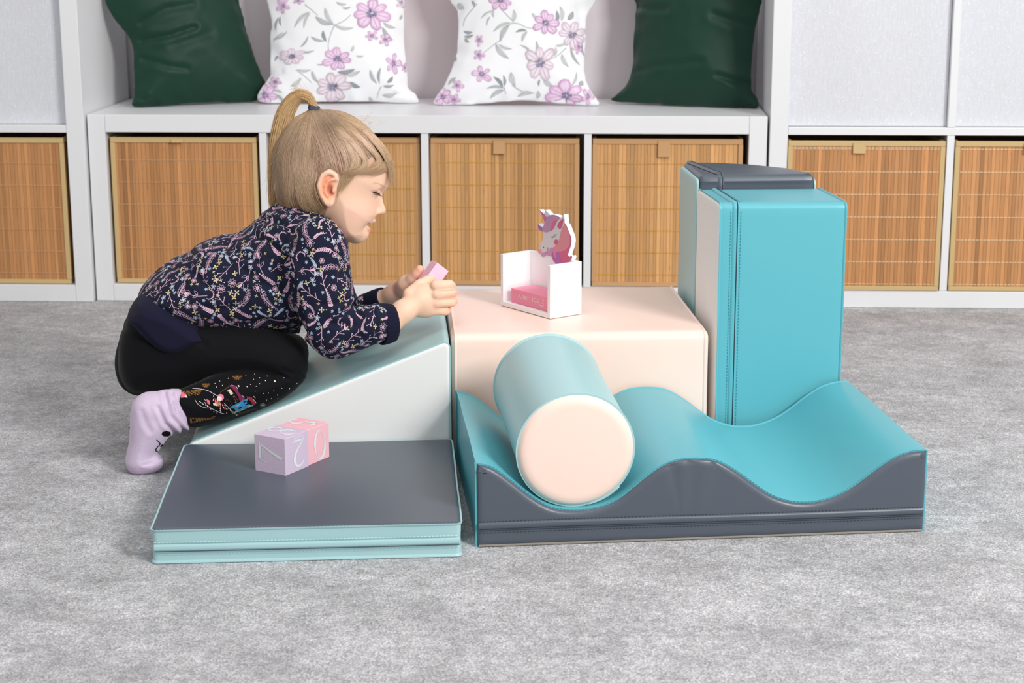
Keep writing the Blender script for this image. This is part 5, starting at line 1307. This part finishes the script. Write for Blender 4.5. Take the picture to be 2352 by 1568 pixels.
    pg([(580, 520), (640, 545), (650, 620), (600, 600)], C(226, 110, 130), 2e-4); pg([(700, 590), (760, 600), (780, 640), (710, 630)], C(236, 222, 206), 3e-4)
    # fences
    for k in range(22): x = 290+k*20; st([(x, 850+0.0*x), (x+12, 950-k*4)], 7, C(164, 122, 76))
    st([(290, 900), (740, 830)], 6, C(164, 122, 76)); 
    for k in range(16): x = 1150+k*20; st([(x, 760-k*5), (x+10, 800-k*7)], 6, C(128, 96, 60))
    D.build('village_print', m_print, leg)
    bs = bvh_of(SV, SF); D = Decal(px_hit(bs, GM), 0.0006); z = lambda a, b: (270+a/7.126, 880+b/7.126); K = C(14, 14, 16)
    D.poly([z(795+(72+5*math.sin(9*t))*math.cos(t), 822+(44+4*math.sin(7*t))*math.sin(t)) for t in np.linspace(0, 2*PI, 26)[:-1]], 0, K)
    D.stroke([z(810, 860), z(800, 930)], 4.2, 0, K, 1e-4); D.stroke([z(*p) for p in ((636, 918), (690, 975), (690, 1000), (650, 1040), (622, 1085), (640, 1108), (690, 1106))], 1.9, 0, K, sub=3)
    D.stroke([z(700, 1035), z(735, 1000), z(790, 950)], 3.0, 0, K)
    D.build('embroidery', m_print, sk)
legprint()
# ------------------------------------------------------------------ hair
bbv = bvh_of(BV, BF)
hit_face = px_hit(bbv, GM)
GMi = GM.inverted(); oc = GMi @ Vector(CAMC)
def on_head(p, off):
    q, n, i, d = bbv.find_nearest(Vector(p)); 
    return np.array(q)+np.array(n)*off
def guide(pts):
    out = []
    for u, v in pts:
        r = hit_face(u, v)
        out.append(np.array(r[0]) if r is not None and r[0][1] < 0.03 else on_head(gp(u, v, 0.0), 0))
    return out
E0 = gp(721, 252, 0.0)
def gd(pts, w=None): 
    g_ = guide(pts) if w is None else [gp(u, v, w) for u, v in pts]
    return g_+[E0]
nape = [gd([(636, 478), (634, 420), (642, 350), (668, 292)]), gd([(660, 492), (650, 420), (655, 350), (680, 295)]), gd([(692, 492), (678, 420), (675, 350), (692, 296)]), gd([(722, 490), (702, 430), (692, 360), (702, 298)]), gd([(742, 480), (722, 430), (706, 370), (710, 300)]), gd([(738, 445), (726, 400), (714, 350), (714, 296)]), gd([(742, 396), (738, 360), (726, 320), (718, 282)]), gd([(762, 388), (752, 350), (738, 310), (724, 275)]), gd([(784, 404), (776, 360), (756, 312), (732, 272)]), gd([(812, 388), (800, 345), (775, 300), (742, 266)]), gd([(845, 368), (826, 326), (792, 284), (752, 262)]), gd([(868, 340), (842, 305), (804, 274), (760, 258)]), gd([(872, 322), (846, 292), (806, 266), (762, 254)], -0.008)]
backs = [gd([(632, 478), (628, 420), (632, 350), (658, 290)], -0.006), gd([(632, 478), (628, 420), (632, 350), (658, 290)], 0.02)]
def resample(g_, n):
    P = np.array(catmull(g_, 6)); d = np.concatenate([[0], np.cumsum(np.linalg.norm(np.diff(P, axis=0), axis=1))]); t = np.linspace(0, d[-1], n)
    return np.stack([np.interp(t, d, P[:, i]) for i in range(3)], 1)
class Strands:
    def __init__(s): s.P = []; s.R = []; s.C = []
    def add(s, P, r, c):
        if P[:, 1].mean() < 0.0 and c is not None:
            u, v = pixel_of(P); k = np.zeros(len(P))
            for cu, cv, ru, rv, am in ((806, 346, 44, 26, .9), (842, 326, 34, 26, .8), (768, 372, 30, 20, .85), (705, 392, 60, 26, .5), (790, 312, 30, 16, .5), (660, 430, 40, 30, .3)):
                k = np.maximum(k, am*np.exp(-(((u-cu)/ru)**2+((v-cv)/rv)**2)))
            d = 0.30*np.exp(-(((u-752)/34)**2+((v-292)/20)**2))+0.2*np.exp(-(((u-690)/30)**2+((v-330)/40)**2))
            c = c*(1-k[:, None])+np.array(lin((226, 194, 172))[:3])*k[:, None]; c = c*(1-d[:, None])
        s.P.append(P); s.R.append(r); s.C.append(c)
    def build(s, name, parent, mat_):
        n = s.P[0].shape[0]; P = np.array(s.P); Rr = np.array(s.R); C_ = np.array(s.C); K = len(P)
        T_ = np.gradient(P, axis=1); T_ /= (np.linalg.norm(T_, axis=2)[..., None]+1e-12)
        ref = np.array([0.31, 0.9, 0.3]); A = np.cross(T_, ref); A /= (np.linalg.norm(A, axis=2)[..., None]+1e-12); B = np.cross(T_, A)
        V = np.stack([P+(A*math.cos(q)+B*math.sin(q))*Rr[..., None] for q in (0, 2*PI/3, 4*PI/3)], 2).reshape(-1, 3)
        base_ = (np.arange(K)[:, None]*n+np.arange(n-1)[None])*3; F = []
        for q in range(3): F.append(np.stack([base_+q, base_+(q+1) % 3, base_+3+(q+1) % 3, base_+3+q], -1).reshape(-1, 4))
        return np_mesh(name, V, np.concatenate(F), mat_, parent, np.repeat(C_.reshape(-1, 3), 3, 0))
EARC = gp(752, 431, -0.068); EARR = np.array([0.0155, 0.014, 0.0285])
rs = np.random.RandomState(4); NS = 20
def colr(t, gold=0.0, pale=0.0):
    a = np.array(lin((158, 128, 102))[:3]); b = np.array(lin((208, 178, 144))[:3]); c = np.array(lin((238, 200, 146))[:3])
    k = rs.rand(); base_ = a*(1-k)+b*k
    base_ = base_*(1-pale)+np.array(lin((216, 184, 160))[:3])*pale
    base_ = base_*(1-gold)+c*gold*(0.75+0.4*rs.rand())
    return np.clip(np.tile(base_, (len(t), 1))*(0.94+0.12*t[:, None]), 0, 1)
S_ = Strands(); tt = np.linspace(0, 1, NS)
def rad_(r0): return r0*np.interp(tt, [0, 0.1, 0.8, 1], [0.5, 1, 1, 0.6])
def between(ga, gb, count, off, mirror=False, r0=0.00017, gold=0.0, pale=0.0, jit=0.0016, u0=0.0):
    A, B = resample(ga, NS), resample(gb, NS)
    for _ in range(count):
        k = rs.rand()
        if rs.rand() < 0.65: k = min(1, max(0, (math.floor(k*7)+0.5)/7+rs.randn()*0.022))
        P = A*(1-k)+B*k
        s0 = rs.rand()**2*0.5*(rs.rand() < 0.6)+u0
        ii = s0+(1-s0)*tt; P = np.stack([np.interp(ii, tt, P[:, i]) for i in range(3)], 1)
        P = P+np.cumsum(rs.randn(NS, 3), 0)*jit*0.22*np.sin(PI*tt)[:, None]
        o_ = off*(0.3+rs.rand())
        Q = np.array([on_head(p, 0.0007+o_*(0.35+0.65*math.sin(PI*min(1, q*0.85+0.1)))) for p, q in zip(P, tt)])
        w_ = np.clip((tt-0.86)/0.14, 0, 1)[:, None]; Q = Q*(1-w_)+(E0+rs.randn(3)*0.0022)*w_
        if mirror: Q = Q*np.array([1, -1, 1])
        if not mirror and (((Q-EARC)/EARR)**2).sum(1).min() < 1: continue
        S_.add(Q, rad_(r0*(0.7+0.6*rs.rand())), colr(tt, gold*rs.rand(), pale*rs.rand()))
for i_, (a, b) in enumerate(zip(nape[:-1], nape[1:])):
    between(a, b, (640, 640, 640, 640, 600, 480, 260, 190, 190, 230, 380, 460)[i_], 0.0016, pale=(0, 0, 0, .1, .25, .5, .8, .9, .9, .7, .3, .1)[i_]); between(a, b, 190, 0.0016, mirror=True)
between(backs[0], backs[1], 420, 0.0018); between(backs[0], nape[0], 420, 0.0018); between(nape[-1], [p*np.array([1, -1, 1]) for p in nape[-1]], 520, 0.0018)
# fringe, swept from the crown over the forehead
def free(g_, count, spread, off0, off1, gold=0.35, r0=0.00019, wander=0.0015, taper=True, lenvar=0.25, stick=True):
    A = resample(g_, NS)
    for _ in range(count):
        d0 = rs.randn(3)*spread[0]; d1 = rs.randn(3)*spread[1]; e_ = 1-lenvar*rs.rand(); ii = tt*e_
        P = np.stack([np.interp(ii, tt, A[:, i]) for i in range(3)], 1)+d0*(1-tt[:, None])+d1*tt[:, None]+np.cumsum(rs.randn(NS, 3), 0)*wander*0.2
        if stick: Q = np.array([on_head(p, off0+(off1-off0)*q+0.0010*rs.rand()) for p, q in zip(P, tt)])
        else: Q = P
        if (((Q-EARC)/EARR)**2).sum(1).min() < 1: continue
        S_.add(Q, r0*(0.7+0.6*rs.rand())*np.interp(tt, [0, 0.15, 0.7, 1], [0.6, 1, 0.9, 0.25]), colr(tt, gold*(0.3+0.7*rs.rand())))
for w in np.linspace(-0.034, 0.040, 13):
    e_ = 1-abs(w)/0.10
    dn = 434 if w < 0.01 else 428
    free([gp(790, 268, w*0.5), gp(840, 282, w*0.8), gp(885, 322, w), gp(908, 362, w), gp(909, 398, w*0.9), gp(893, dn, w*0.85)], 100, (0.003, 0.0025), 0.001, 0.0065, 0.2)
fr = [[(786, 272), (830, 300), (862, 335), (884, 362), (876, 384), (850, 396), (822, 397)], [(780, 282), (820, 312), (850, 345), (868, 370), (850, 388), (826, 396), (806, 392)], [(772, 295), (806, 326), (830, 358), (838, 378), (816, 394), (796, 398), (782, 396)], [(790, 268), (840, 290), (878, 328), (896, 365), (890, 382), (870, 394), (846, 400)]]
for g_ in fr: free(guide(g_), 190, (0.0036, 0.0020), 0.0018, 0.0038, 0.22)
for g_ in ([(770, 300), (800, 335), (812, 368), (800, 398), (784, 424), (776, 452)], [(762, 312), (786, 345), (796, 380), (786, 410), (776, 436), (772, 470)], [(776, 300), (812, 340), (822, 372), (808, 404), (790, 428), (778, 446)]): free(guide(g_), 70, (0.003, 0.0016), 0.0015, 0.0022, 0.4)
# loose hair behind the ear and on the neck
for g_ in ([(716, 350), (716, 400), (724, 440), (738, 472), (752, 492)], [(700, 380), (704, 430), (716, 465), (742, 490)], [(690, 400), (690, 440), (700, 470), (718, 488)], [(660, 420), (660, 455), (668, 480), (680, 496)]): free(guide(g_), 110, (0.005, 0.003), 0.002, 0.003, 0.25)
# ponytail
tail = [gp(721, 254, 0), gp(719, 240, 0), gp(710, 224, 0), gp(692, 218, 0), gp(671, 232, 0), gp(655, 262, -0.002), gp(645, 305, -0.004), (gp(637, 360, -0.004)), gp(631, 415, -0.002), gp(626, 470, 0)]
TP = resample(tail, NS); Rt = np.interp(tt, [0, 0.08, 0.3, 0.55, 0.8, 1], [0.0050, 0.0065, 0.0125, 0.0145, 0.010, 0.005])
for _ in range(3000):
    a = rs.rand()*2*PI; q = math.sqrt(rs.rand()); e_ = 1-0.35*rs.rand()**2; ii = tt*e_
    P = np.stack([np.interp(ii, tt, TP[:, i]) for i in range(3)], 1); r_t = np.interp(ii, tt, Rt)
    tw = a+0.5*tt*(rs.rand()-0.5)
    T_ = np.gradient(P, axis=0); T_ /= np.linalg.norm(T_, axis=1)[:, None]; A_ = np.stack([-T_[:, 2], 0*tt, T_[:, 0]], 1)
    P = P+A_*(np.cos(tw)*q*r_t)[:, None]+np.array([0, 1.0, 0])*(np.sin(tw)*q*r_t*0.95)[:, None]+np.cumsum(rs.randn(NS, 3), 0)*0.00035
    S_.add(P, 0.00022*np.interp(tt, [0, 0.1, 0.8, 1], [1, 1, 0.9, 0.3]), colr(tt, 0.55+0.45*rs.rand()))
for _ in range(90):   # flyaways
    k = 0 if _ < 45 else rs.randint(1, 3)
    if k == 0:
        hgt = rs.rand(); P = gp(722, 245, 0)+np.outer(tt, [-0.004, 0, 0.030])+np.outer(tt**2, np.array([-0.022+0.010*hgt, 0, -0.010+0.012*hgt])+rs.randn(3)*0.004)+np.outer(tt**3, [-0.012, 0, 0.0])
    elif k == 1:
        s0 = gp(640+rs.rand()*20, 330+rs.rand()*90, -0.02); P = s0+np.outer(tt, [-0.012, 0, -0.035])+np.outer(tt**2, rs.randn(3)*0.012)
    else:
        s0 = gp(800+rs.rand()*70, 262+rs.rand()*35, 0); P = s0+np.outer(tt, [0.016, 0, 0.004])+np.outer(tt**2, rs.randn(3)*0.008)
    S_.add(P, 0.00016*np.ones(NS), colr(tt, 0.8))
hair = S_.build('hair', girl, m_hair); hair['label'] = 'fine dark-blond hair pulled up into a golden ponytail'
print('strands', len(S_.P))
mb = MB(); c = gp(721, 248, 0); ax_ = np.array([0.25, 0, 0.97]); a1 = np.array([0.97, 0, -0.25])
for j in range(3): mb.tube([c+ax_*(j*0.0022-0.002)+(a1*math.cos(q)+np.array([0, 1, 0])*math.sin(q))*0.0074 for q in np.linspace(0, 2*PI, 25)], 0.0019, 8)
mb.build('hair_elastic', m_elastic, girl, smooth=True)

# lashes, lid line, brow, and the painted shade of the mouth line
D = Decal(hit_face, 0.0004); LC = lin((72, 50, 42)); 
D.stroke([(854, 440.5), (860, 441), (867, 443.5), (873, 447)], [0.8, 2.6, 3.2, 1.6], 0, LC, sub=4)
D.stroke([(851, 438), (859, 437.5), (868, 440), (875, 444)], [0.5, 1.2, 1.2, 0.5], 0, lin((206, 152, 132)), sub=4)
for k in range(22):
    t = k/21; u = 856+26*t; v = 420.5+9*t-3*math.sin(PI*t); D.stroke([(u, v), (u+4.5, v+1.0-3*(1-t))], [0.9, 0.4], 0, lin((226, 184, 154)))
D.stroke([(846, 512.5), (850, 513), (855, 513.5)], [0.6, 1.4, 1.2], 0, lin((150, 84, 78)), sub=3)  # shade between the lips, drawn as a dark line
D.build('face_lines', m_print, girl)
mb = MB()
for k in range(9):
    t = k/8; p = np.array(hit_face(857+14*t, 441.5+4.5*t)[0]); e_ = np.array([0.0035+0.001*t, -0.0028, -0.0052+0.0016*t])
    mb.tube([p, p+e_*0.5, p+e_+np.array([0.0008, 0, 0.0004])], [0.00036, 0.0003, 0.00012], 4)
mb.build('eyelashes', m_lash, girl)

# ------------------------------------------------------------------ bar in the hands
def held():
    top_ = gp(1011, 610, -0.006); a = np.array([0.60, 0.22, 0.775]); a /= np.linalg.norm(a)
    w = np.array([-0.25, 1.0, 0.0]); w -= a*(a@w); w /= np.linalg.norm(w); b = np.cross(a, w)
    mb = MB(); L_, W_, H_ = 0.080, 0.032, 0.0235
    for sx in (0, 1):
        for sy, sz in ((-1, -1), (1, -1), (1, 1), (-1, 1)): mb.vert(-a*L_*sx+w*W_/2*sy+b*H_/2*sz)
    for q in ((0, 1, 2, 3), (7, 6, 5, 4), (0, 4, 5, 1), (1, 5, 6, 2), (2, 6, 7, 3), (3, 7, 4, 0)): mb.face(q)
    o = mb.build('month_block', mat('light_pink_paint', (255, 200, 222), 0.5, 0.4), bevel=0.0005); fix_normals(o)
    o.matrix_world = GM @ Matrix.Translation(top_)
    tag(o, 'light pink wooden bar held up in the child\'s hands', 'toy block', 'pink month bars')
held()

# printed and painted patterns belong to the surface they lie on: fold them into that mesh
def merge(par, dec):
    A, B = par.data, dec.data; na, nb = len(A.vertices), len(B.vertices); mo = len(A.materials)
    for m in B.materials: A.materials.append(m)
    co = np.empty(na*3, np.float32); A.vertices.foreach_get('co', co); cb = np.empty(nb*3, np.float32); B.vertices.foreach_get('co', cb)
    def tri(me):
        ls = np.empty(len(me.polygons), np.int32); lt = ls.copy(); mi = ls.copy(); lv = np.empty(len(me.loops), np.int32)
        me.polygons.foreach_get('loop_start', ls); me.polygons.foreach_get('loop_total', lt); me.polygons.foreach_get('material_index', mi); me.loops.foreach_get('vertex_index', lv)
        sm = np.empty(len(me.polygons), bool); me.polygons.foreach_get('use_smooth', sm); return ls, lt, mi, lv, sm
    def col(me, n):
        c = np.ones(n*4, np.float32)
        if 'tint' in me.color_attributes: me.color_attributes['tint'].data.foreach_get('color', c)
        return c
    la, lb = tri(A), tri(B); N = bpy.data.meshes.new(par.name)
    N.vertices.add(na+nb); N.vertices.foreach_set('co', np.concatenate([co, cb]))
    lv = np.concatenate([la[3], lb[3]+na]); N.loops.add(len(lv)); N.loops.foreach_set('vertex_index', lv)
    N.polygons.add(len(la[0])+len(lb[0])); N.polygons.foreach_set('loop_start', np.concatenate([la[0], lb[0]+len(la[3])]).astype(np.int32))
    for m in A.materials: N.materials.append(m)
    N.polygons.foreach_set('material_index', np.concatenate([la[2], lb[2]+mo]).astype(np.int32))
    N.polygons.foreach_set('use_smooth', np.concatenate([la[4], lb[4]]))
    ca = N.color_attributes.new('tint', 'FLOAT_COLOR', 'POINT'); ca.data.foreach_set('color', np.concatenate([col(A, na), col(B, nb)]))
    N.update(calc_edges=True); par.data = N
    bpy.data.objects.remove(dec, do_unlink=True)
for o in list(COL.objects):
    if o.name.split('.')[0] in ('floral_print', 'village_print', 'embroidery', 'painted_number', 'painted_face', 'month_word') and o.parent: merge(o.parent, o)
for o in list(COL.objects):
    if o.name.startswith('face_lines'): merge(body, o)
